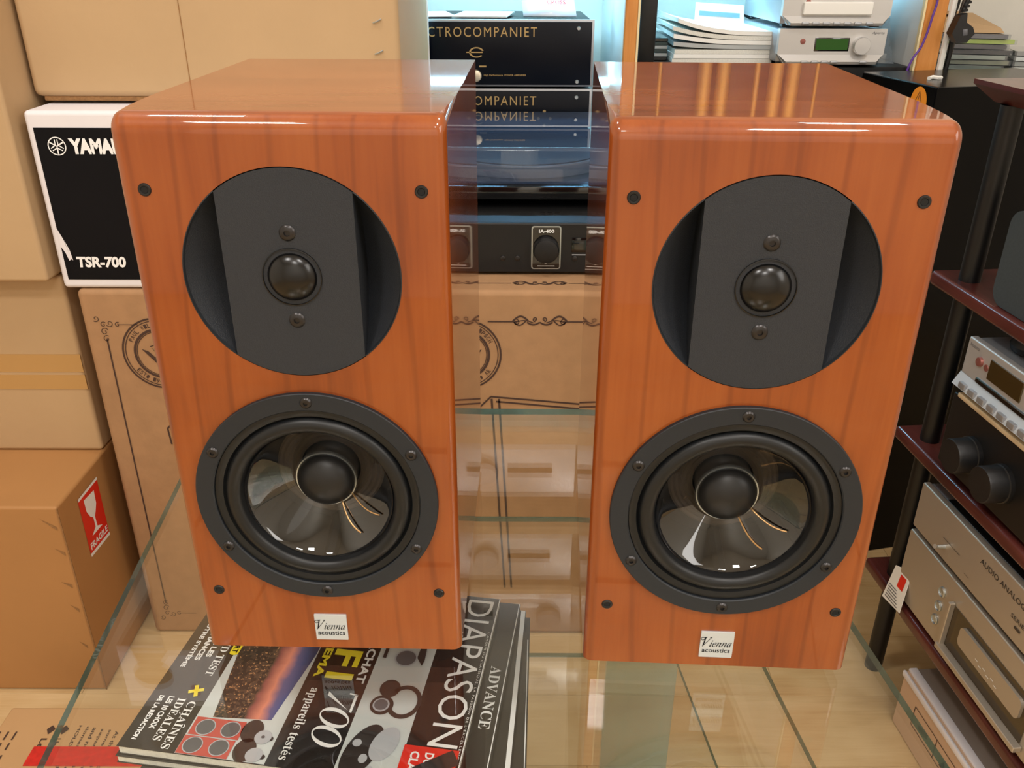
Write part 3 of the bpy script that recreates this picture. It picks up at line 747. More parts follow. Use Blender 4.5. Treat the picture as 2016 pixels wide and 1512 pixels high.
# papers on the upper amplifier
def sheet(label, cx, cy, z, sx, sy, rz, m=PAPER, th=0.003):
    o = G().box((0, 0, th/2), (sx, sy, th), 0.0005, 1).obj('paper_sheet', m)
    o.location = (cx, cy, z); o.rotation_euler.z = rz
    return tag(o, label, 'paper')
ZA = 0.3205
sheet('white sheet of paper lying at the left on the upper black amplifier', -0.185, 1.95, ZA, 0.11, 0.15, 0.2)
sheet('white sheet of paper lying in the middle on the upper black amplifier', -0.06, 1.95, ZA, 0.11, 0.16, -0.1)
lf = thing('leaflet_pack', 'clear wrapped leaflet with blue and red print leaning on upper amplifier', 'leaflet', (0.075, 1.95, ZA))
g = G(); pts = []
vs = []; fs = []
for i in range(9):
    a = i/8; y = 0.035*math.sin(a*1.3)+0.01*a; z = 0.001+0.085*a
    for x in (-0.054, 0.054): vs.append((x-0.012*a, -0.04+y+0.05*a, z))
for i in range(8): fs.append((2*i, 2*i+1, 2*i+3, 2*i+2))
g._new(vs, fs); o = g.obj('leaflet', mat('leaflet_paper', (214, 222, 236), 0.25, coat=0.5), lf)
sm = o.modifiers.new('s', 'SOLIDIFY'); sm.thickness = 0.003
LM = frame((-0.003, -0.022, 0.030), (1, 0, 0), (-0.05, 0.62, 0.8))
G().rect(-0.030, 0.036, -0.002, 0.018, LM, 0.0052).obj('blue_print', mat('blue_print', (110, 134, 190), 0.3), o)
g = G(); g.text('CROSS', -0.004, 0.034, -0.014, -0.004, LM, 0.0054, bold=0.02); g.obj('red_print', RED, o)

# black integrated amplifier on the tall carton
def round_rect(x0, x1, y0, y1, r, n=5):
    pts = []
    for (cx, cy, a) in ((x1-r, y1-r, 0), (x0+r, y1-r, PI/2), (x0+r, y0+r, PI), (x1-r, y0+r, 1.5*PI)):
        for i in range(n+1): pts.append((cx+r*math.cos(a+PI/2*i/n), cy+r*math.sin(a+PI/2*i/n)))
    return pts
t = thing('integrated_amplifier', 'black amplifier with a round central knob on the tall seal carton', 'amplifier', (0.053, 1.323, -0.0275))
G().bb(-0.215, 0.215, 0.008, 0.40, 0.006, 0.083, 0.003).obj('chassis', BLACKP, t)
G().bb(-0.217, 0.217, 0.0, 0.010, 0.004, 0.085, 0.0025, 3).obj('front_panel', BLACKM, t, wn=True)
for x in (-0.17, 0.17):
    for y in (0.04, 0.35): G().bb(x-0.015, x+0.015, y-0.015, y+0.015, -0.0005, 0.007, 0.002).obj('foot', BLACKP, t)
M = frame((-0.053, 0, 0.0275))
kp = G(); kp.prism(round_rect(0.0300, 0.0765, -0.0165, 0.0535, 0.004), M, 0.0, 0.0020); kp = kp.obj('knob_frame', BADGE, t)
kb = G(); kb.prism(round_rect(0.0318, 0.0747, -0.0147, 0.0517, 0.003), M, 0.0, 0.0026); kb.obj('knob_plate', BLACKG, kp)
G().lathe(frame((0.0, -0.0026, 0.044)), [(0.0205, 0.0), (0.0203, 0.010), (0.0185, 0.0145), (0.012, 0.0165), (0.0001, 0.017)], 48).obj('volume_knob', BLACKM, t, ang=45)
g = G(); g.text('IA-400', 0.0415, 0.0655, 0.0430, 0.0485, M, 0.0030, bold=0.03)
g.rect(0.0400, 0.0670, -0.0115, -0.0105, M, 0.0030); g.disc(0.053, -0.0062, 0.002, M, 0.003)
tag(g.obj('white_lettering', WHITE, t), kind='stuff')
for x in (-0.015, 0.008, 0.099):
    G().lathe(frame((x-0.053, 0, 0.0285)), [(0.0045, 0), (0.0042, 0.0022), (0.0025, 0.003), (0.0001, 0.003)], 20).obj('button', SCREW, t)
G().bb(0.0935-0.053, 0.140-0.053, -0.0012, 0.001, 0.0385, 0.0625, 0.0008).obj('display_window', BLACKG, t)
g = G(); g.rect(0.0945, 0.139, 0.0062, 0.0076, M, 0.0008); g.text('rr', -0.065, -0.058, -0.0015, 0.003, M, 0.0008, bold=0.03); g.obj('small_print', CHROMEP, t)
for i in range(3):
    G().bb(-0.008+0.012*i, 0.0+0.012*i, 0.06, 0.072, 0.083, 0.0838, 0.0003, 1).obj('vent_slot', SCREW, t)

# turntable with smoked lid on the amplifier
t = thing('turntable', 'black turntable under a smoked lid on the black amplifier', 'turntable', (0.045, 1.605, 0.0575))
G().bb(-0.225, 0.225, -0.185, 0.185, 0.012, 0.034, 0.003, 2).obj('plinth', BLACKG, t)
for x in (-0.19, 0.19):
    for y in (-0.15, 0.12): G().lathe(frame((x, y, 0.0), (1, 0, 0), (0, 1, 0)), [(0.0001, 0), (0.02, 0), (0.02, 0.012), (0.0001, 0.012)], 20).obj('foot', BLACKP, t)
G().lathe(frame((-0.025, 0.0, 0.034), (1, 0, 0), (0, 1, 0)), [(0.154, 0.006), (0.155, 0.008), (0.155, 0.024), (0.153, 0.026), (0.146, 0.026), (0.145, 0.024), (0.0001, 0.024)], 96).obj('platter', mat('platter_grey', (120, 118, 120), 0.35, metal=0.5), t)
G().lathe(frame((-0.025, 0.0, 0.059), (1, 0, 0), (0, 1, 0)), [(0.147, 0.0), (0.147, 0.003), (0.0001, 0.003)], 96).obj('mat', mat('slip_mat', (20, 26, 32), 0.35), t)
G().lathe(frame((0.175, 0.12, 0.034), (1, 0, 0), (0, 1, 0)), [(0.02, 0), (0.02, 0.02), (0.008, 0.03), (0.0001, 0.03)], 24).obj('arm_pivot', SILVERD, t)
G().tube([(0.175, 0.15, 0.062), (0.175, 0.12, 0.064), (0.17, -0.02, 0.062), (0.145, -0.09, 0.060)], 0.004, 8).obj('tonearm', SILVERD, t)
ld = G(); ld.bb(-0.222, 0.222, -0.182, 0.182, 0.036, 0.096, 0.006, 3)
ld.obj('dust_cover', SMOKE, t, wn=True)

# silver receivers and their surroundings
def silver_unit(label, z0, h, disc):
    t = thing('receiver', label, 'hi-fi unit', (0.618, 1.80, z0), 0.0)
    G().bb(-0.103, 0.103, 0.012, 0.30, 0.006, h-0.002, 0.003).obj('housing', SILVERD, t)
    prof = [(-0.1035, 0.022), (-0.1035, h), (0.1035, h), (0.1035, 0.022), (0.090, 0.004), (-0.090, 0.004)]
    M = frame((0, 0, 0)); fp = G(); fp.prism(prof, M, -0.012, 0.002); fp = fp.obj('fascia', SILVER, t)
    lip = G(); vs = [(-0.088, -0.010, 0.004), (0.088, -0.010, 0.004), (0.088, -0.012, 0.009), (-0.088, -0.012, 0.009), (-0.102, -0.002, 0.021), (0.102, -0.002, 0.021), (-0.088, 0.0, 0.004), (0.088, 0.0, 0.004)]
    lip._new(vs, [(0, 1, 2, 3), (3, 2, 5, 4), (0, 3, 4, 6), (1, 7, 5, 2), (0, 6, 7, 1)]); lip.obj('lower_lip', SILVER, t, ang=20)
    if disc:
        G().bb(-0.066, 0.066, -0.010, 0.0, 0.023, 0.046, 0.0025, 3).obj('disc_tray', WHITEP, t, wn=True)
        G().bb(-0.030, 0.034, -0.003, 0.0, 0.050, 0.066, 0.001).obj('display_window', BLACKG, t)
        xs = [-0.060, -0.040, -0.020, 0.0, 0.020, 0.040, 0.062]
    else:
        fr = G().bb(-0.034, 0.034, -0.0025, 0.0, 0.027, 0.052, 0.001).obj('display_frame', BLACKG, t)
        G().rect(-0.031, 0.031, 0.0295, 0.0495, frame((0, 0, 0)), 0.0030).obj('lit_screen', GREENLCD, fr)
        G().lathe(frame((0.055, -0.001, 0.038)), [(0.0165, 0.0), (0.0160, 0.014), (0.0150, 0.0155), (0.0001, 0.0158)], 40).obj('tuning_knob', SILVER, t, ang=40)
        xs = [-0.052, -0.032, -0.013, 0.005, 0.062]
    for x in xs: G().box((x, -0.0118, 0.0085), (0.014, 0.006, 0.005), 0.0015, 2).obj('button', SILVERD, t)
    G().lathe(frame((-0.057, 0, 0.045)), [(0.0055, 0), (0.005, 0.003), (0.0001, 0.0034)], 20).obj('power_button', mat('bronze_red', (150, 92, 84), 0.35, metal=0.4), t)
    G().lathe(frame((-0.037, 0, 0.045)), [(0.0042, 0), (0.004, 0.001), (0.0001, 0.001)], 20).obj('sensor', mat('sensor_blue', (26, 26, 60), 0.2), t)
    g = G(); g.text('Aperta', 0.074, 0.098, h-0.011, h-0.005, frame((0, 0, 0)), 0.0026, shear=0.3); g.obj('small_print', GREYD, t)
    for x in (-0.085, 0.085):
        for y in (0.03, 0.27): G().bb(x-0.01, x+0.01, y-0.01, y+0.01, 0.0, 0.008, 0.002).obj('foot', BLACKP, t)
    return t
silver_unit('small silver receiver with a green screen and round knob, lower of two', 0.2390, 0.068, False)
silver_unit('small silver disc player with a white tray, on top of the green screen receiver', 0.3085, 0.075, True)
# pile of magazines beside them
for i in range(7):
    z = 0.2385+0.0085*i
    wv = 0.0
    rz = random.uniform(-0.03, 0.03)
    g = G(); n = 12; vs = []; fs = []
    for k in range(n+1):
        f = k/n; x = -0.10+0.20*f; up = (0.0 if i < 3 else 0.006*(i-2))*(1-f)**3
        for (y, dz) in ((-0.145, 0), (0.145, 0), (0.145, 0.0078), (-0.145, 0.0078)): vs.append((x, y, up+dz))
    for k in range(n):
        q = 4*k
        for a, b in ((0, 1), (1, 2), (2, 3), (3, 0)): fs.append((q+a, q+b, q+4+b, q+4+a))
    fs.append((0, 1, 2, 3)); fs.append(tuple(4*n+j for j in (3, 2, 1, 0)))
    g._new(vs, fs)
    m_ = (PAPERW, PAPER, PAPERW, COVERP, PAPER, PAPERW, PAPER)[i]
    o = g.obj('magazine', m_); o.location = (0.425+random.uniform(-.004, .004), 2.0, z); o.rotation_euler.z = rz
    tag(o, ['pale magazine lying at the bottom of the pile beside silver receivers', 'second magazine from the bottom of the pile beside silver receivers', 'third magazine from the bottom of the pile beside silver receivers', 'grey covered magazine in the middle of the pile beside silver receivers', 'third magazine from the top of the pile beside silver receivers', 'second magazine from the top of the pile beside silver receivers', 'topmost magazine of the pile beside silver receivers, its end curling up'][i], 'magazine', 'magazines piled on the wall shelf')
for i in range(6):
    o = G().box((0, 0, 0.0035), (0.04, 0.25, 0.0068), 0.001, 1).obj('booklet', [COVERK, COVERP, mat('dark_green_cover', (50, 66, 66), 0.35), COVERP, mat('dark_green_cover'), COVERK][i])
    o.location = (0.2965, 2.02, 0.2385+0.0072*i); 
    tag(o, ['thin black booklet lowest in the pile behind the black post', 'thin grey booklet second from the bottom behind the black post', 'dark green booklet third from the bottom behind the black post', 'thin grey booklet third from the top behind the black post', 'dark green booklet second from the top behind the black post', 'thin black booklet topmost in the pile behind the black post'][i], 'booklet', 'booklets behind the black post')
bk = thing('card_stand', 'white folded card with a grey stripe standing on the magazine pile', 'card', (0.425, 1.93, 0.2990))
CM = frame((0, 0, 0.001), (1, 0, -0.06), (-0.12, 0.5, 0.85))
g = G(); g.prism([(-0.052, 0), (0.052, 0), (0.050, 0.050), (-0.050, 0.050)], CM, -0.001, 0.0005); cb = g.obj('card', PAPER, bk)
G().rect(-0.042, 0.042, 0.022, 0.032, CM, 0.0009).obj('grey_stripe', mat('stripe_grey', (120, 160, 180), 0.5), cb)
tag(G().bb(0.250, 0.283, 1.845, 1.875, 0.2385, 0.4495, 0.003).obj('post', BLACKP), 'black square post beside the left orange edged upright', 'post')
# clear bag
g = G(); rnd = random.Random(3); vs = []; fs = []; n = 12; m = 9
for i in range(m+1):
    f = i/m
    for k in range(n):
        a = 2*PI*k/n; rr = (1-0.75*f**0.8)*(0.9+0.35*rnd.random())
        vs.append((0.024*rr*math.cos(a)+0.004*f, 0.05*rr*math.sin(a), 0.082*f))
for i in range(m):
    for k in range(n):
        l = (k+1) % n; fs.append((i*n+k, i*n+l, (i+1)*n+l, (i+1)*n+k))
fs.append(tuple(range(n)))
g._new(vs, fs); o = g.obj('plastic_bag', BAGM, ang=10); o.location = (0.750, 1.90, 0.2385)
tag(o, 'crumpled clear plastic bag beside the silver receivers', 'bag')
# adapter cable behind receivers
tag(G().tube([(0.488, 2.15, 0.33), (0.49, 2.13, 0.312), (0.51, 2.125, 0.317), (0.545, 2.12, 0.302), (0.60, 2.12, 0.298)], 0.003, 6).obj('cable', BLACKP), 'thin black cable behind the silver receivers', 'cable')

tag(G().bb(0.25, 0.77, 1.87, 2.20, 0.4705, 0.80, 0.004).obj('added_walnut_box', DARKWOOD), 'added dark walnut box on the upper right shelf, for the speaker top reflection', 'box')  # unseen box, added to darken the reflection in the speaker top
BRASS = mat('polished_brass', (196, 146, 72), 0.5, metal=0.7)
for i, (x, r_) in enumerate(((0.295, 0.004), (0.385, 0.014), (0.422, 0.014), (0.490, 0.006), (0.528, 0.014), (0.562, 0.014), (0.610, 0.004))):  # invented tubes, added for golden streaks reflected in the speaker top
    tb = G().lathe(frame((0, 0, 0), (1, 0, 0), (0, 1, 0)), [(0.0001, 0), (r_, 0), (r_, 0.16), (r_*0.7, 0.166), (0.0001, 0.166)], 24).obj('added_brass_tube', BRASS)
    tb.location = (x, 1.835, 0.4705)
    tag(tb, 'added unseen brass tube standing %s in the row before the walnut box on the upper shelf' % ['first', 'second', 'third', 'fourth', 'fifth', 'sixth', 'seventh'][i], 'tube', 'brass tubes added for reflections')
# unseen upper shelf components, added for their mirror image in the glass top
for (cx, z0, h, kx, lb) in ((-0.06, 0.6055, 0.155, -0.066, 'wide silver amplifier on the upper shelf, seen mirrored in the glass top'), (0.0, 1.0605, 0.16, 0.10, 'wide silver amplifier on the highest shelf, seen mirrored in the glass top')):
    t = thing('amplifier', lb, 'amplifier', (cx, 1.83, z0))
    G().bb(-0.215, 0.215, 0.01, 0.36, 0.008, h, 0.004).obj('chassis', SILVERD, t)
    G().bb(-0.217, 0.217, 0.0, 0.012, 0.006, h, 0.002).obj('fascia', SILVER, t)
    G().lathe(frame((kx-cx, 0, h*0.55)), [(0.034, 0), (0.033, 0.022), (0.030, 0.025), (0.0001, 0.025)], 40).obj('volume_knob', SILVERD, t)
    s = 1 if kx < cx+0.02 else -1
    G().bb(min(s*0.05, s*0.16), max(s*0.05, s*0.16), -0.002, 0, h*0.45, h*0.62).obj('display_window', DISPD, t)
    for x in (-0.17, 0.17): G().bb(x-0.02, x+0.02, 0.03, 0.30, 0.0, 0.009).obj('foot', BLACKP, t)

# ================================================================== rack with silver and black components
RT = math.radians(-85.1); RO = Vector((0.616, 1.218, 0))
def rw(x, y, z=0.0): return (RO.x+x*math.cos(RT)-y*math.sin(RT), RO.y+x*math.sin(RT)+y*math.cos(RT), z)
t = thing('hifi_rack', 'dark mahogany rack of open shelves on black round posts', 'rack', rw(0, 0, FLOOR), RT)
RZ = [(0.260, 0.287), (-0.002, 0.020), (-0.263, -0.241), (-0.525, -0.503)]
for i, (z0, z1) in enumerate(RZ):
    if i == 0:
        prof = [(0.0, z1-FLOOR), (0.0, z1-FLOOR-0.006), (0.022, z0-FLOOR), (0.42, z0-FLOOR), (0.42, z1-FLOOR)]
        g = G(); g._new([(0.0 if z > z0-FLOOR+0.001 else 0.022, y, z) for y, z in prof]+[(0.62, y, z) for y, z in prof],
                        [(0, 1, 2, 3, 4), (9, 8, 7, 6, 5), (0, 5, 6, 1), (1, 6, 7, 2), (2, 7, 8, 3), (3, 8, 9, 4), (4, 9, 5, 0)])
        g.obj('shelf', MAHOG, t, ang=20)
    else:
        G().bb(0.0, 0.62, 0.0, 0.42, z0-FLOOR, z1-FLOOR, 0.006, 3).obj('shelf', MAHOG, t, wn=True)
zs = [FLOOR, -0.525, -0.503, -0.263, -0.241, -0.002, 0.020, 0.260]
for (x, y) in ((0.050, 0.030), (0.57, 0.030), (0.05, 0.385), (0.57, 0.385)):
    for k in range(0, 8, 2):
        G().lathe(frame((x, y, 0), (1, 0, 0), (0, 1, 0)), [(0.0145, zs[k]-FLOOR), (0.0145, zs[k+1]-FLOOR)], 24).obj('post', BLACKP, t)
tag(G().lathe(frame((0, 0, 0), (1, 0, 0), (0, 1, 0)), [(0.0001, 0), (0.010, 0), (0.010, 0.003), (0.006, 0.006), (0.0001, 0.0065)], 24).obj('cap', BAGM), 'small clear cap lying on the top rack shelf', 'cap').location = rw(0.060, 0.075, 0.287)
kn = thing('puck', 'small black and chrome puck on the top rack shelf', 'puck', rw(0.10, 0.075, 0.287), RT)
G().lathe(frame((0, 0, 0), (1, 0, 0), (0, 1, 0)), [(0.0001, 0), (0.014, 0), (0.014, 0.010), (0.012, 0.013), (0.0001, 0.013)], 32).obj('body', BLACKG, kn)
G().lathe(frame((0, 0, 0.013), (1, 0, 0), (0, 1, 0)), [(0.012, 0), (0.011, 0.002), (0.0001, 0.002)], 32).obj('chrome_top', BADGE, kn)

def rack_unit(name, label, cat, x0, x1, z0, z1, m, body, depth=0.33, y0=0.003, bev=0.003, base=None):
    t = thing(name, label, cat, rw((x0+x1)/2, y0, z0), RT)
    hx = (x1-x0)/2; h = z1-z0
    G().bb(-hx+0.003, hx-0.003, 0.010, depth, 0.010, h-0.002, 0.002).obj('chassis', body, t)
    G().bb(-hx, hx, 0.0, 0.012, 0.008, h, bev, 3).obj('fascia', m, t, wn=True)
    for x in (-hx+0.05, hx-0.05):
        for y in (0.05, depth-0.05): G().lathe(frame((x, y, 0), (1, 0, 0), (0, 1, 0)), [(0.0001, 0), (0.016, 0), (0.016, 0.012), (0.0001, 0.012)], 16).obj('foot', BLACKP, t)
    M = frame((-(x0+x1)/2, 0, -z0))    # draw in rack x, world z on the fascia
    return t, M
# lower champagne player
t, M = rack_unit('disc_player', 'champagne silver player with a sunken display and three round buttons, on lowest rack shelf', 'hi-fi unit', 0.098, 0.535, -0.503, -0.3725, CHAMP, SILVERD)
cx = (0.098+0.535)/2
for z in (-0.408, -0.434, -0.459):
    G().lathe(M @ Matrix.Translation((0.209, z, 0)), [(0.0082, 0), (0.0080, 0.002), (0.0068, 0.003), (0.0066, 0.0015), (0.0001, 0.0018)], 24).obj('button', BADGE, t)
rc = G(); x0, x1, z0, z1 = 0.243, 0.425, -0.476, -0.405
rc.rect(x0, x1, z0, z1, M, 0.0006); rc = rc.obj('display_recess', DISPD, t)
g = G(); g.bb(x0-0.006, x0, z0-0.001, z1+0.004, 0.0, 0.009, 0.001, 1, M); g.bb(x0-0.006, x1+0.006, z0-0.009, z0, 0.0, 0.012, 0.001, 1, M); g.obj('recess_frame', WHITEP if False else CHAMP, rc)
g = G(); g.prism(round_rect(x0+0.028, x1-0.012, -0.448, -0.416, 0.008), M, 0.0, 0.005); o = g.obj('disc_tray', CHAMP, rc)
g = G(); [g.rect(0.315+0.009*i, 0.321+0.009*i, -0.4365-0.004*(i % 2), -0.4350-0.004*(i % 2), M, 0.0054) for i in range(6)]; g.obj('small_print', WHITE, rc)
# price tag hanging
pt = thing('price_tag', 'folded white price tag with a red square hanging by the lowest rack shelf', 'tag', rw(0.110, -0.006, -0.515), RT)
TM = frame((0, -0.002, 0.0), (1, 0.0, 0.10), (0.06, 0.20, 1))
g = G(); g.prism([(-0.024, 0.000), (0.030, 0.004), (0.024, 0.058), (0.012, 0.072), (-0.020, 0.062)], TM, 0.0, 0.001); cb = g.obj('card', PAPER, pt)
g = G(); g.rect(0.001, 0.018, 0.036, 0.058, TM, 0.0015); g.obj('red_square', RED, cb)
g = G()
for i in range(6): g.rect(-0.018, 0.020-0.003*i, 0.006+0.0045*i, 0.0075+0.0045*i, TM, 0.0015)
g.obj('printed_lines', GREYD, cb)
# upper champagne amplifier
t, M = rack_unit('tube_amplifier', 'champagne silver amplifier with round vents on top, stacked on the sunken display player', 'amplifier', 0.100, 0.537, -0.3720, -0.2850, CHAMP, SILVERD)
g = G(); g.rect(0.178, 0.222, -0.3315, -0.3307, M, 0.0006); g.rect(0.24, 0.252, -0.348, -0.3475, M, 0.0006)
g.text('AUDIO ANALOGUE', 0.265, 0.380, -0.310, -0.302, M, 0.0006); g.text('SERIES', 0.345, 0.378, -0.334, -0.328, M, 0.0006); g.rect(0.356, 0.368, -0.344, -0.340, M, 0.0006)
tag(g.obj('engraved_lettering', GREYK, t), kind='stuff')
G().tube([M @ Vector((0.186, -0.343, 0.0)), M @ Vector((0.186, -0.342, 0.012)), M @ Vector((0.187, -0.340, 0.016))], [0.0035, 0.0025, 0.0035], 10).obj('toggle', BADGE, t)
G().bb(-0.17, 0.02, 0.013, 0.31, 0.0852, 0.0858, 0.0002, 1).obj('dark_top_plate', BLACKM, t)
for i in range(3):
    X = 0.140+0.072*i-0.3185
    vr = G().lathe(frame((X, 0.055, 0.085), (1, 0, 0), (0, 1, 0)), [(0.024, 0.0), (0.024, 0.004), (0.021, 0.005), (0.019, 0.002), (0.019, 0.001)], 32).obj('vent_ring', BADGE, t)
    G().lathe(frame((X, 0.055, 0.0863), (1, 0, 0), (0, 1, 0)), [(0.0195, 0.0), (0.0001, 0.0)], 24).obj('vent_hole', HOLE, vr)
# black amp with two big knobs, third shelf
t, M = rack_unit('preamplifier', 'black amplifier with two large round knobs below the plank on the rack', 'amplifier', 0.118, 0.530, -0.241, -0.121, BLACKP, BLACKP)
for x in (0.190, 0.262):
    G().lathe(M @ Matrix.Translation((x, -0.184, 0)), [(0.0265, 0), (0.0265, 0.006), (0.025, 0.007), (0.0245, 0.030), (0.0235, 0.032), (0.0001, 0.032)], 40).obj('rotary_knob', BLACKM, t, ang=40)
tag(G().bb(-0.21, 0.21, 0.0, 0.30, 0, 0.0065, 0.001).obj('plank', BOARD), 'thin pale plank between the black two-knob amplifier and silver tuner', 'plank')
pl = bpy.data.objects['plank'] if False else C.objects[-1]
pl.location = rw(0.345, -0.002, -0.1208); pl.rotation_euler.z = RT
t, M = rack_unit('tuner', 'silver tuner with amber display and a row of grey buttons on the plank', 'hi-fi unit', 0.121, 0.500, -0.1140, -0.0340, SILVER, SILVERD, depth=0.28)
g = G(); g.bb(0.178, 0.250, -0.0725, -0.0440, -0.001, 0.0015, 0.0008, 1, M); g.obj('display_window', DISPD, t)
g = G(); g.bb(0.158, 0.268, -0.0865, -0.0795, -0.001, 0.0025, 0.001, 1, M); g.obj('disc_slot', BLACKG, t)
G().lathe(M @ Matrix.Translation((0.157, -0.0575, 0)), [(0.0068, 0), (0.006, 0.0035), (0.0001, 0.004)], 20).obj('power_button', mat('bronze_red'), t)
G().lathe(M @ Matrix.Translation((0.1715, -0.0600, 0)), [(0.0050, 0), (0.0045, 0.001), (0.0001, 0.001)], 20).obj('sensor', mat('bronze_red'), t)
g = G(); g.text('Acoustica', 0.128, 0.150, -0.0450, -0.0400, M, 0.0008); g.obj('small_print', GREYD, t)
lp = G(); lp._new([M @ Vector(p) for p in ((0.122, -0.1050, 0.010), (0.499, -0.1050, 0.010), (0.499, -0.0870, 0.0005), (0.122, -0.0870, 0.0005), (0.122, -0.1055, 0.0), (0.499, -0.1055, 0.0))], [(0, 1, 2, 3), (4, 5, 1, 0), (0, 3, 4), (1, 5, 2)])
lp.obj('lower_lip', mat('silver_lip', (214, 220, 226), 0.35, metal=0.4), t, ang=15)
for i in range(8):
    g = G(); g.box((0.146+0.0225*i, -0.0990, 0.0085), (0.015, 0.009, 0.006), 0.0015, 2, M); g.obj('button', SILVERD, t, wn=True)
hp = thing('headphone_band', 'chrome edged black headband lying on the silver tuner', 'headphones', rw(0.20, 0.12, -0.0335), RT)
arc_ = [(0.085*math.cos(a)+0.03, 0.075*math.sin(a), 0.013+0.004*math.sin(a*2)) for a in [PI*0.2+PI*1.1*i/24 for i in range(25)]]
G().tube(arc_, 0.0075, 8).obj('band', BLACKP, hp)
G().tube([(x, y, z+0.0075) for x, y, z in arc_], 0.003, 6).obj('chrome_edge', BADGE, hp)
for s, p in ((1, arc_[0]), (-1, arc_[-1])):
    G().lathe(frame((p[0], p[1], 0.0), (1, 0, 0), (0, 1, 0)), [(0.0001, 0.0), (0.030, 0.0), (0.032, 0.008), (0.028, 0.018), (0.0001, 0.019)], 28).obj('ear_cup', BLACKP, hp)
# felt covered rounded speaker on the second shelf
t = thing('desk_speaker', 'dark grey fabric speaker with rounded corners on the second rack shelf', 'speaker', rw(0.218, 0.010, 0.020), RT)
g = G(); g.prism(round_rect(-0.085, 0.085, 0.001, 0.128, 0.022, 6), frame((0, 0, 0)), -0.16, 0.0); g.obj('fabric_body', FELT, t, ang=40)
g = G(); g.prism(round_rect(-0.080, 0.080, 0.128, 0.133, 0.002, 2), frame((0, 0.01, 0)), -0.13, 0.0); g.obj('top_plate', BLACKP, t)
# brochures behind the post on third shelf
t = thing('flat_device', 'small pale flat device lying on the tuner behind the rack post', 'device', rw(0.070, 0.30, -0.241), RT)
G().bb(-0.04, 0.04, -0.06, 0.06, 0.0, 0.16, 0.003).obj('body', GREYD, t)
G().bb(-0.042, 0.042, -0.062, 0.062, 0.16, 0.168, 0.002).obj('lid', CHROMEP, t)

# carton on the floor under the rack
t = thing('flat_carton', 'low white edged carton on the floor beneath the rack, icons on its side', 'carton', rw(0.41, 0.004, FLOOR), RT)
G().bb(-0.238, 0.22, 0.0, 0.37, 0, 0.112, 0.004).obj('box_body', mat('pale_carton', (206, 174, 146), 0.7, noise=(8, 0.06)), t, wn=True)
G().bb(-0.2385, 0.221, -0.003, 0.002, 0.102, 0.113, 0.002).obj('flap', WHITECARD, t)
G().bb(-0.2385, 0.221, 0.006, 0.020, 0.110, 0.116, 0.002).obj('flap', WHITECARD, t)
G().bb(-0.236, 0.219, 0.021, 0.368, 0.112, 0.114, 0.001).obj('lid', mat('grey_lid', (140, 128, 118), 0.6), t)
M = frame((0, 0, 0)); g = G()
bx0, bx1, bz0, bz1 = -0.19, 0.02, 0.045, 0.082
for a, b in (((bx0, bz0), (bx1, bz0)), ((bx1, bz0), (bx1, bz1)), ((bx1, bz1), (bx0, bz1)), ((bx0, bz1), (bx0, bz0)), ((-0.125, bz0), (-0.125, bz1)), ((-0.05, bz0), (-0.05, bz1))):
    g.ribbon([a, b], 0.0014, M, 0.0006)
g.flat([(-0.172, 0.062), (-0.146, 0.068), (-0.146, 0.058), (-0.172, 0.054)], M, 0.0006); g.flat([(-0.108, 0.050), (-0.098, 0.066), (-0.088, 0.050)], M, 0.0006); g.flat([(-0.084, 0.050), (-0.076, 0.070), (-0.066, 0.050)], M, 0.0006)
g.obj('icon_print', INK, t)

# black cabinet behind the rack
a = math.atan2(0.211, -0.048)       # from near corner towards the back-left corner
t = thing('subwoofer', 'tall black cabinet with an orange round sticker behind the rack', 'subwoofer', (0.697, 1.490, FLOOR), a-PI/2)
G().bb(0.0, 0.33, 0.0, 0.216, 0, 0.24-FLOOR, 0.003, 2).obj('cabinet', mat('satin_black_lacquer', (3, 3, 4), 0.2, spec=0.15), t, wn=True)
SMx = frame((0, 0, 0), (0, -1, 0), (0, 0, 1))
g = G(); g.disc(-0.041, 0.24-FLOOR-0.030, 0.0215, SMx, 0.0008, ry=0.026)
sk = g.obj('round_sticker', mat('orange_sticker', (246, 150, 24), 0.5), t); lab(sk, 'orange round warning sticker')
g = G(); zc = 0.24-FLOOR-0.028
for p, q in (((-0.041, zc+0.016), (-0.050, zc-0.002)), ((-0.050, zc-0.002), (-0.032, zc-0.002)), ((-0.032, zc-0.002), (-0.041, zc+0.016)), ((-0.041, zc+0.010), (-0.041, zc+0.003))): g.ribbon([p, q], 0.0012, SMx, 0.0012)
[g.rect(-0.057+0.0055*k, -0.0528+0.0055*k, zc-0.0105, zc-0.0075, SMx, 0.0012) for k in range(6)]; g.obj('sticker_print', INK, sk)
g = G(); g.disc(-0.135, zc+0.006, 0.006, SMx, 0.001, ry=0.004); lab(g.obj('badge', BADGE, t), 'small silver badge')
tag(G().tube([(-0.012, -0.004, 0.002), (-0.003, 0.004, 0.003), (0.004, -0.001, 0.0025), (0.013, 0.004, 0.002)], 0.0035, 6).obj('scrap', WHITEP), 'small white scrap lying on the black cabinet top', 'scrap').location = (0.735, 1.59, 0.2405)
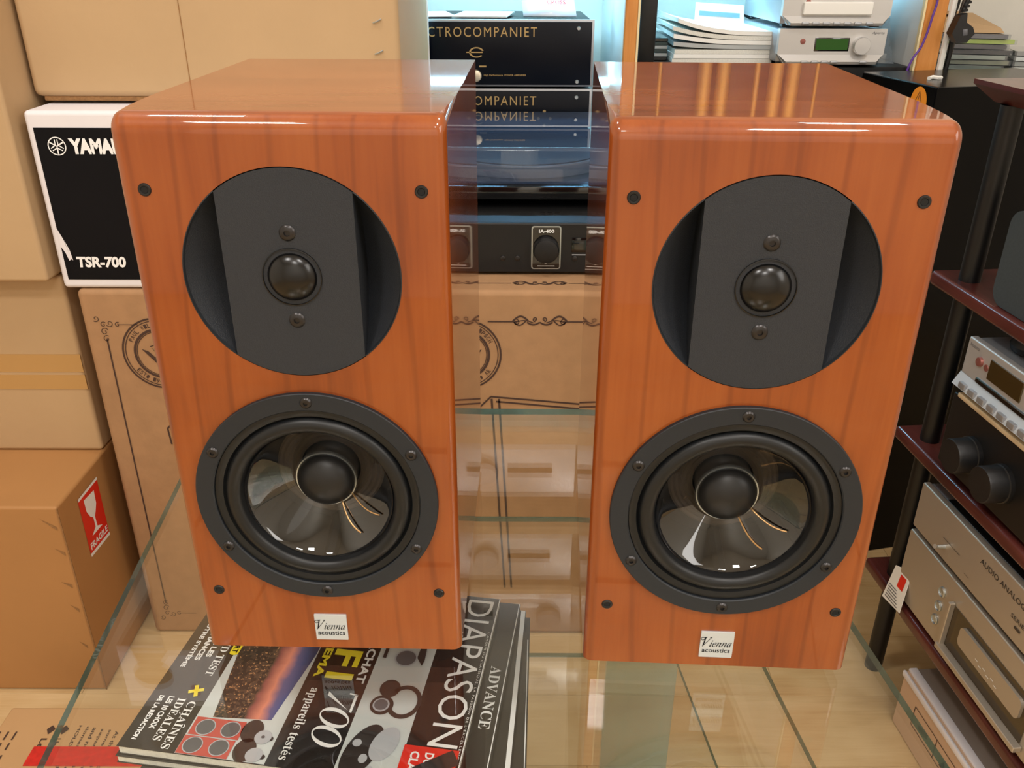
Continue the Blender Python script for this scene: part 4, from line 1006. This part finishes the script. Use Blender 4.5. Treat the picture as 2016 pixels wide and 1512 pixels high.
# low black cabinet with discs
tag(G().bb(0.855, 1.55, 1.94, 2.23, FLOOR, 0.212, 0.003).obj('low_cabinet', BLACKP), 'matt black cabinet carrying the pile of disc cases by back wall', 'cabinet')
cdc = [(92, 108, 96), (120, 124, 96), (150, 160, 150), (60, 52, 48), (70, 62, 66), (176, 200, 60), (64, 66, 84)]
cdl = ['greyish disc case at the bottom of the pile on the low cabinet', 'olive disc case, second from bottom of the pile', 'silvery disc case, third from bottom of the pile', 'dark brown disc case in the middle of the pile', 'dark disc case under the lime green case', 'lime green disc case near the top of the pile', 'blue grey disc case topmost in the pile']
for i in range(7):
    t = thing('disc_case', cdl[i], 'disc case', (1.000+(0.008 if i % 2 else -0.004), 2.035, 0.2125+0.0105*i), -0.30+0.04*(i % 3), 'disc cases by the back wall')
    G().bb(-0.071, 0.071, -0.0625, 0.0625, 0.0003, 0.0100, 0.0008, 1).obj('case_shell', BAGM, t)
    G().bb(-0.066, 0.066, -0.0612, 0.0612, 0.0012, 0.0092).obj('inlay', mat('inlay_%d_%d_%d' % cdc[i], cdc[i], 0.3, noise=(40, 0.3)), t)
for i in range(4):
    t = thing('disc_case', ['pale disc case at the bottom of the small pile at the right frame edge', 'grey disc case, second in the small pile at the right frame edge', 'white disc case, third in the small pile at the right frame edge', 'topmost disc case of the small pile at the right frame edge'][i], 'disc case', (1.142, 1.99, 0.2125+0.0105*i), -0.25, 'disc cases at the frame edge')
    G().bb(-0.071, 0.071, -0.0625, 0.0625, 0.0003, 0.0100, 0.0008, 1).obj('case_shell', BAGM, t)
    k = [(200, 206, 200), (130, 140, 140), (220, 226, 226), (150, 150, 150)][i]
    G().bb(-0.066, 0.066, -0.0612, 0.0612, 0.0012, 0.0092).obj('inlay', mat('inlay_%d_%d_%d' % k, k, 0.3, noise=(40, 0.2)), t)
t = thing('paper_bag', 'folded tan paper bag lying on the pile of disc cases', 'bag', (0.985, 2.04, 0.2865), -0.25)
g = G(); g._new([(-0.06, -0.05, 0), (0.07, -0.05, 0), (0.06, 0.06, 0), (-0.06, 0.06, 0), (-0.055, -0.04, 0.028), (0.062, -0.045, 0.010), (0.02, 0.05, 0.034), (-0.05, 0.05, 0.034)], [(3, 2, 1, 0), (0, 1, 5, 4), (1, 2, 6, 5), (2, 3, 7, 6), (3, 0, 4, 7), (4, 5, 6, 7)])
g.obj('bag_body', CARD, t, ang=20)
g = G(); g.box((-0.03, 0.0, 0.036), (0.04, 0.06, 0.004), 0.0015, 2); g.obj('folded_flap', CARD2, t)
# plugs and cables by the right upright
t = thing('power_plug', 'black angled power plug hanging by the right upright', 'plug', (0.840, 1.75, 0.292))
PM = frame((0, 0, 0), (1, 0, 0.15), (0.25, 0, 1))
g = G(); g.prism([(-0.020, 0.014), (-0.006, 0.044), (0.006, 0.046), (0.006, 0.030), (0.018, 0.020), (0.022, 0.008), (0.008, -0.006), (-0.010, -0.004)], PM, -0.012, 0.012); g.obj('plug_body', BLACKP, t, ang=20)
g = G(); g.box((0.004, 0.013, 0.0), (0.010, 0.012, 0.027), 0.002, 2, PM); g.obj('grip_recess', GREYD, t)
g = G()
for k in range(5): g.lathe(PM @ Matrix.Translation((0.001+0.0035*k, 0.044+0.0065*k, 0)) @ Matrix.Rotation(-PI/2, 4, 'X'), [(0.0001, -0.002), (0.0075-0.0006*k, -0.002), (0.0075-0.0006*k, 0.002), (0.0001, 0.002)], 12)
g.obj('strain_relief', BLACKP, t)
g = G(); g.tube([PM @ Vector(p) for p in ((0.003, 0.05, 0), (0.018, 0.085, 0), (0.025, 0.16, 0.0), (0.02, 0.30, 0.0))], 0.0045, 8); g.obj('cord', BLACKP, t)
def cable(label, pts, r, m):
    def cr(p, n=8):
        P = [Vector(x) for x in p]; P = [2*P[0]-P[1]]+P+[2*P[-1]-P[-2]]; out = []
        for i in range(1, len(P)-2):
            for k in range(n):
                q = k/n; a, b, c_, d = P[i-1:i+3]
                out.append(0.5*((2*b)+(c_-a)*q+(2*a-5*b+4*c_-d)*q*q+(3*b-a-3*c_+d)*q**3))
        return out+[P[-2]]
    return tag(G().tube(cr(pts), r, 8).obj('cable', m), label, 'cable')
cable('purple cable running down the right orange edged upright', [(0.796, 1.772, 0.75), (0.795, 1.772, 0.40), (0.790, 1.771, 0.33), (0.781, 1.771, 0.28), (0.762, 1.771, 0.235), (0.745, 1.772, 0.10)], 0.0022, mat('purple_cable', (96, 56, 150), 0.45))
cable('white cable conduit beside the right orange edged upright', [(0.829, 1.778, 0.80), (0.829, 1.778, 0.40), (0.828, 1.778, 0.30), (0.827, 1.778, 0.20), (0.827, 1.778, -0.3)], 0.006, WHITEP)
cable('black cable hanging behind the angled plug, nearest the white conduit', [(0.842, 1.79, 0.80), (0.842, 1.79, 0.40), (0.838, 1.79, 0.33), (0.846, 1.79, 0.27), (0.838, 1.79, 0.15)], 0.005, BLACKP)
cable('dark cable hanging beyond the angled plug, farther from the conduit', [(0.862, 1.80, 0.80), (0.860, 1.80, 0.42), (0.856, 1.80, 0.34), (0.852, 1.80, 0.26), (0.846, 1.80, 0.18)], 0.004, mat('taupe_cable', (84, 74, 66), 0.5))

# ================================================================== magazines on the case shelf
def magazine(label, corner, ang, w_, h_, z, th, cover, page=PAPERW):
    """corner = top-left of the cover; local +X is the reading direction, +Y towards the head of the page"""
    t = thing('magazine', label, 'magazine', (corner[0], corner[1], z), ang, 'magazines in the glass case')
    G().bb(0.001, w_-0.001, -h_+0.001, -0.001, 0.0004, th-0.0004).obj('page_block', page, t)
    G().bb(0.0, w_, -h_, 0.0, th-0.0004, th, 0.0).obj('front_cover', cover, t)
    G().bb(0.0, w_, -h_, 0.0, 0.0, 0.0004, 0.0).obj('back_cover', cover, t)
    return t
RA = math.atan2(-0.989, -0.148)
MZ = -0.140
m4 = magazine('black magazine at the bottom of the stack in the glass case', (0.018, 0.640), RA+math.radians(6.5), 0.215, 0.285, MZ, 0.008, COVERK)
m3 = magazine('black magazine with a white edge line, third in the glass case stack', (0.014, 0.640), RA+math.radians(4.0), 0.212, 0.282, MZ+0.0081, 0.008, COVERK)
m2 = magazine('black magazine headed ADVANCE peeking out under the top magazine', (0.009, 0.641), RA+math.radians(0.6), 0.215, 0.285, MZ+0.0162, 0.007, COVERK)
m1 = magazine('hi-fi buying guide magazine with headphones and a city picture, topmost in case', (-0.010, 0.638), RA, 0.210, 0.263, MZ+0.0233, 0.0085, COVERK)
CZ = 0.0085
M = frame((0, 0, CZ), (1, 0, 0), (0, 1, 0))
def pr(name, m, fn, layer, parent=m1, lb=None):
    g = G(); fn(g, M, 0.00012*layer)
    o = g.obj(name, m, parent)
    if lb: lab(o, lb)
    return o
pr('grey_band', COVERG, lambda g, M, z: (g.rect(0.001, 0.2095, -0.0922, -0.0446, M, z), g.rect(0.001, 0.2095, -0.2160, -0.1447, M, z)), 1)
pr('edge_rule', WHITE, lambda g, M, z: g.rect(0.0, 0.21, -0.0010, -0.0001, M, z), 1)
pr('city_picture', CITY, lambda g, M, z: g.flat([(0.0987, -0.2137), (0.1729, -0.2026), (0.1689, -0.1557), (0.0946, -0.1456), (0.06, -0.145), (0.06, -0.214)], M, z), 2, lb='night city picture on a screen')
def whites(g, M, z):
    g.text('DIAPASON', 0.0050, 0.1740, -0.0290, -0.0050, M, z, bold=-0.004)
    g.text("L'AMOUR DU CLASSIQUE, LA PASSION DE L'EXCELLENCE", 0.046, 0.186, -0.0042, -0.0020, M, z, spacing=1.3)
    g.text("GUIDE D'ACHAT", 0.010, 0.1212, -0.1030, -0.0952, M, z, bold=0.03)
    for i, b in enumerate(('LES 10 CHOIX', 'DE LA R\u00c9DACTION')):
        g.text(b, 0.158, 0.191 if i == 0 else 0.2025, -0.2475-0.0078*i, -0.2425-0.0078*i, M, z, bold=0.04)
    for i, (b, x1) in enumerate((('OPTIMISEZ LES', 0.112), ('PERFORMANCES', 0.117), ('DE VOTRE SYST\u00c8ME', 0.126))):
        g.text(b, 0.055, x1, -0.2392-0.0078*i, -0.2342-0.0078*i, M, z, bold=0.04)
    # serif lettering through mathematical serif letters
    def serif(s, bold=False):
        out = ''
        for ch in s:
            if 'A' <= ch <= 'Z': out += chr((0x1D400 if bold else 0x1D400)+ord(ch)-65)
            elif 'a' <= ch <= 'z': out += chr(0x1D41A+ord(ch)-97)
            elif '0' <= ch <= '9': out += chr(0x1D7CE+ord(ch)-48)
            else: out += ch
        return out
    g.text(serif('CHAINES'), 0.1605, 0.2075, -0.2290, -0.2222, M, z)
    g.ribbon([(0.1835, -0.2212), (0.1850, -0.2200), (0.1865, -0.2212)], 0.0007, M, z)
    g.text(serif('IDEALES'), 0.1585, 0.2010, -0.2390, -0.2322, M, z)
    g.ribbon([(0.1722, -0.2312), (0.1738, -0.2298)], 0.0007, M, z)
    g.text(serif('GRAND TEST'), 0.070, 0.132, -0.2300, -0.2232, M, z)
    g.text(serif('appareils test\u00e9s'), 0.1316, 0.2035, -0.1385, -0.1285, M, z)
    # big italic 700: thin and thick strokes
    for cx in (0.1590, 0.1775):
        n = 40; vs = []; fs = []
        for i in range(n):
            a = 2*PI*i/n; co, si = math.cos(a), math.sin(a)
            for rx, ry in ((0.0094, 0.0128), (0.0094-0.0036, 0.0128-0.0010)):
                x, y = rx*co, ry*si; vs.append((cx+x+0.24*y, -0.1075+y, z))
        for i in range(n):
            j = (i+1) % n; fs.append((2*i, 2*j, 2*j+1, 2*i+1))
        g._new(vs, fs, M)
    g.flat([(0.1335, -0.0958), (0.1525, -0.0958), (0.1518, -0.0978), (0.1340, -0.0982)], M, z)
    g.flat([(0.1335, -0.0958), (0.1345, -0.0958), (0.1340, -0.1030), (0.1325, -0.1030)], M, z)
    g.flat([(0.1525, -0.0958), (0.1510, -0.0985), (0.1335, -0.1203), (0.1375, -0.1203)], M, z+0.0001)
pr('white_lettering', WHITE, whites, 3)
def yellows(g, M, z):
    g.text('HI-FI', 0.010, 0.1195, -0.1300, -0.1062, M, z, bold=0.03, spacing=1.25)
    g.text('& CINEMA', 0.040, 0.1200, -0.1398, -0.1325, M, z, bold=0.04)
    g.flat(round_rect(0.075, 0.1065, -0.2205, -0.2125, 0.003), M, z)
    PMx = M @ Matrix.Translation((0.1494, -0.2284, z)) @ Matrix.Rotation(0.35, 4, 'Z')
    g.rect(-0.0062, 0.0062, -0.0016, 0.0016, PMx); g.rect(-0.0016, 0.0016, -0.0062, 0.0062, PMx, 0.0001)
pr('yellow_lettering', YELLOW, yellows, 4)
pr('tag_text', BLACKPRINT, lambda g, M, z: g.text('EXPERT', 0.079, 0.104, -0.2190, -0.2142, M, z, bold=0.03), 5)
def hp_(g, M, z):
    hx, hy = 0.1310, -0.0700
    g.ring(hx+0.004, hy+0.013, 0.0105, 0.0140, M, z, 40, -0.9, PI+0.9, 1.25)
    g.disc(hx-0.008, hy-0.002, 0.0095, M, z, ry=0.0085)
    g.disc(hx+0.010, hy-0.004, 0.0100, M, z+0.0001, ry=0.0095)
    for x in (0.078,): 
        g.rect(0.0755, 0.090, -0.0880, -0.0850, M, z)
    g.flat([(0.070, -0.053), (0.088, -0.0515), (0.0945, -0.0525), (0.086, -0.0585), (0.070, -0.058)], M, z)
    # turntable picture: dark base
    g.disc(0.186, -0.0765, 0.026, M, z, ry=0.0125, rot=-0.25)
    # dark speakers on the white ground
    for (x, y) in ((0.1815, -0.1660), (0.1995, -0.1645)): g.disc(x, y, 0.0110, M, z, ry=0.0085)
    for (x, y) in ((0.1865, -0.1490), (0.2035, -0.1487)): g.disc(x, y, 0.0022, M, z)
pr('dark_pictures', GREYK, hp_, 5)
def lights_(g, M, z):
    g.disc(0.141, -0.0745, 0.0070, M, z, ry=0.0068); g.disc(0.088, -0.0677, 0.0098, M, z)
    g.disc(0.178, -0.0610, 0.0168, M, z, ry=0.0098, rot=-0.25)
    g.disc(0.1935, -0.0735, 0.0042, M, z, ry=0.0034); g.disc(0.180, -0.0820, 0.0036, M, z); g.disc(0.204, -0.066, 0.005, M, z, ry=0.003)
    for (x, y) in ((0.1860, -0.1552), (0.2028, -0.1555)): g.disc(x, y, 0.0066, M, z)
    for (x, y) in ((0.1835, -0.2035), (0.1830, -0.1830), (0.2010, -0.2055), (0.2005, -0.1845)): g.ring(x, y, 0.0070, 0.0078, M, z, 28)
pr('light_pictures', CHROMEP, lights_, 7)
def reds(g, M, z):
    g.rect(0.1742, 0.1915, -0.2145, -0.1735, M, z); g.rect(0.1925, 0.2095, -0.2155, -0.1745, M, z)
pr('red_speakers', REDP, reds, 5)
def cones(g, M, z):
    for (x, y) in ((0.1835, -0.2035), (0.1830, -0.1830), (0.2010, -0.2055), (0.2005, -0.1845)): g.disc(x, y, 0.0070, M, z)
    g.disc(0.141, -0.0745, 0.0055, M, z+0.0003); g.disc(0.088, -0.0677, 0.0085, M, z+0.0003)
    for (x, y) in ((0.1860, -0.1552),): g.disc(x, y, 0.0014, M, z+0.0004)
pr('grey_cones', GREYD, cones, 6)
pr('red_label', RED, lambda g, M, z: g.rect(0.1757, 0.2095, -0.0455, -0.0030, M, z), 5)
pr('label_text', WHITE, lambda g, M, z: (g.text('DU', 0.181, 0.192, -0.028, -0.021, M, z, bold=0.03), g.text('CLASSI', 0.181, 0.2085, -0.039, -0.032, M, z, bold=0.03)), 6)
pr('violin_picture', GREYK, lambda g, M, z: g.flat([(0.1760, -0.0080), (0.1880, -0.0005), (0.2095, -0.030), (0.2095, -0.0450), (0.195, -0.034)], M, z), 8)
# second magazine heading
M2 = frame((0, 0, 0.007), (1, 0, 0), (0, 1, 0))
g = G(); g.text(''.join(chr(0x1D400+ord(ch)-65) for ch in 'ADVANCE'), 0.082, 0.150, -0.0150, -0.0055, M2, 0.0002); g.rect(0.0, 0.215, -0.0016, -0.0008, M2, 0.0002)
g.obj('white_lettering', WHITE, m2)
M3 = frame((0, 0, 0.008), (1, 0, 0), (0, 1, 0))
G().rect(0.0, 0.212, -0.0045, -0.0006, M3, 0.0002).obj('white_edge', WHITE, m3)
G().rect(0.03, 0.215, -0.0020, -0.0012, M3, 0.0002).obj('white_edge', WHITE, m4)
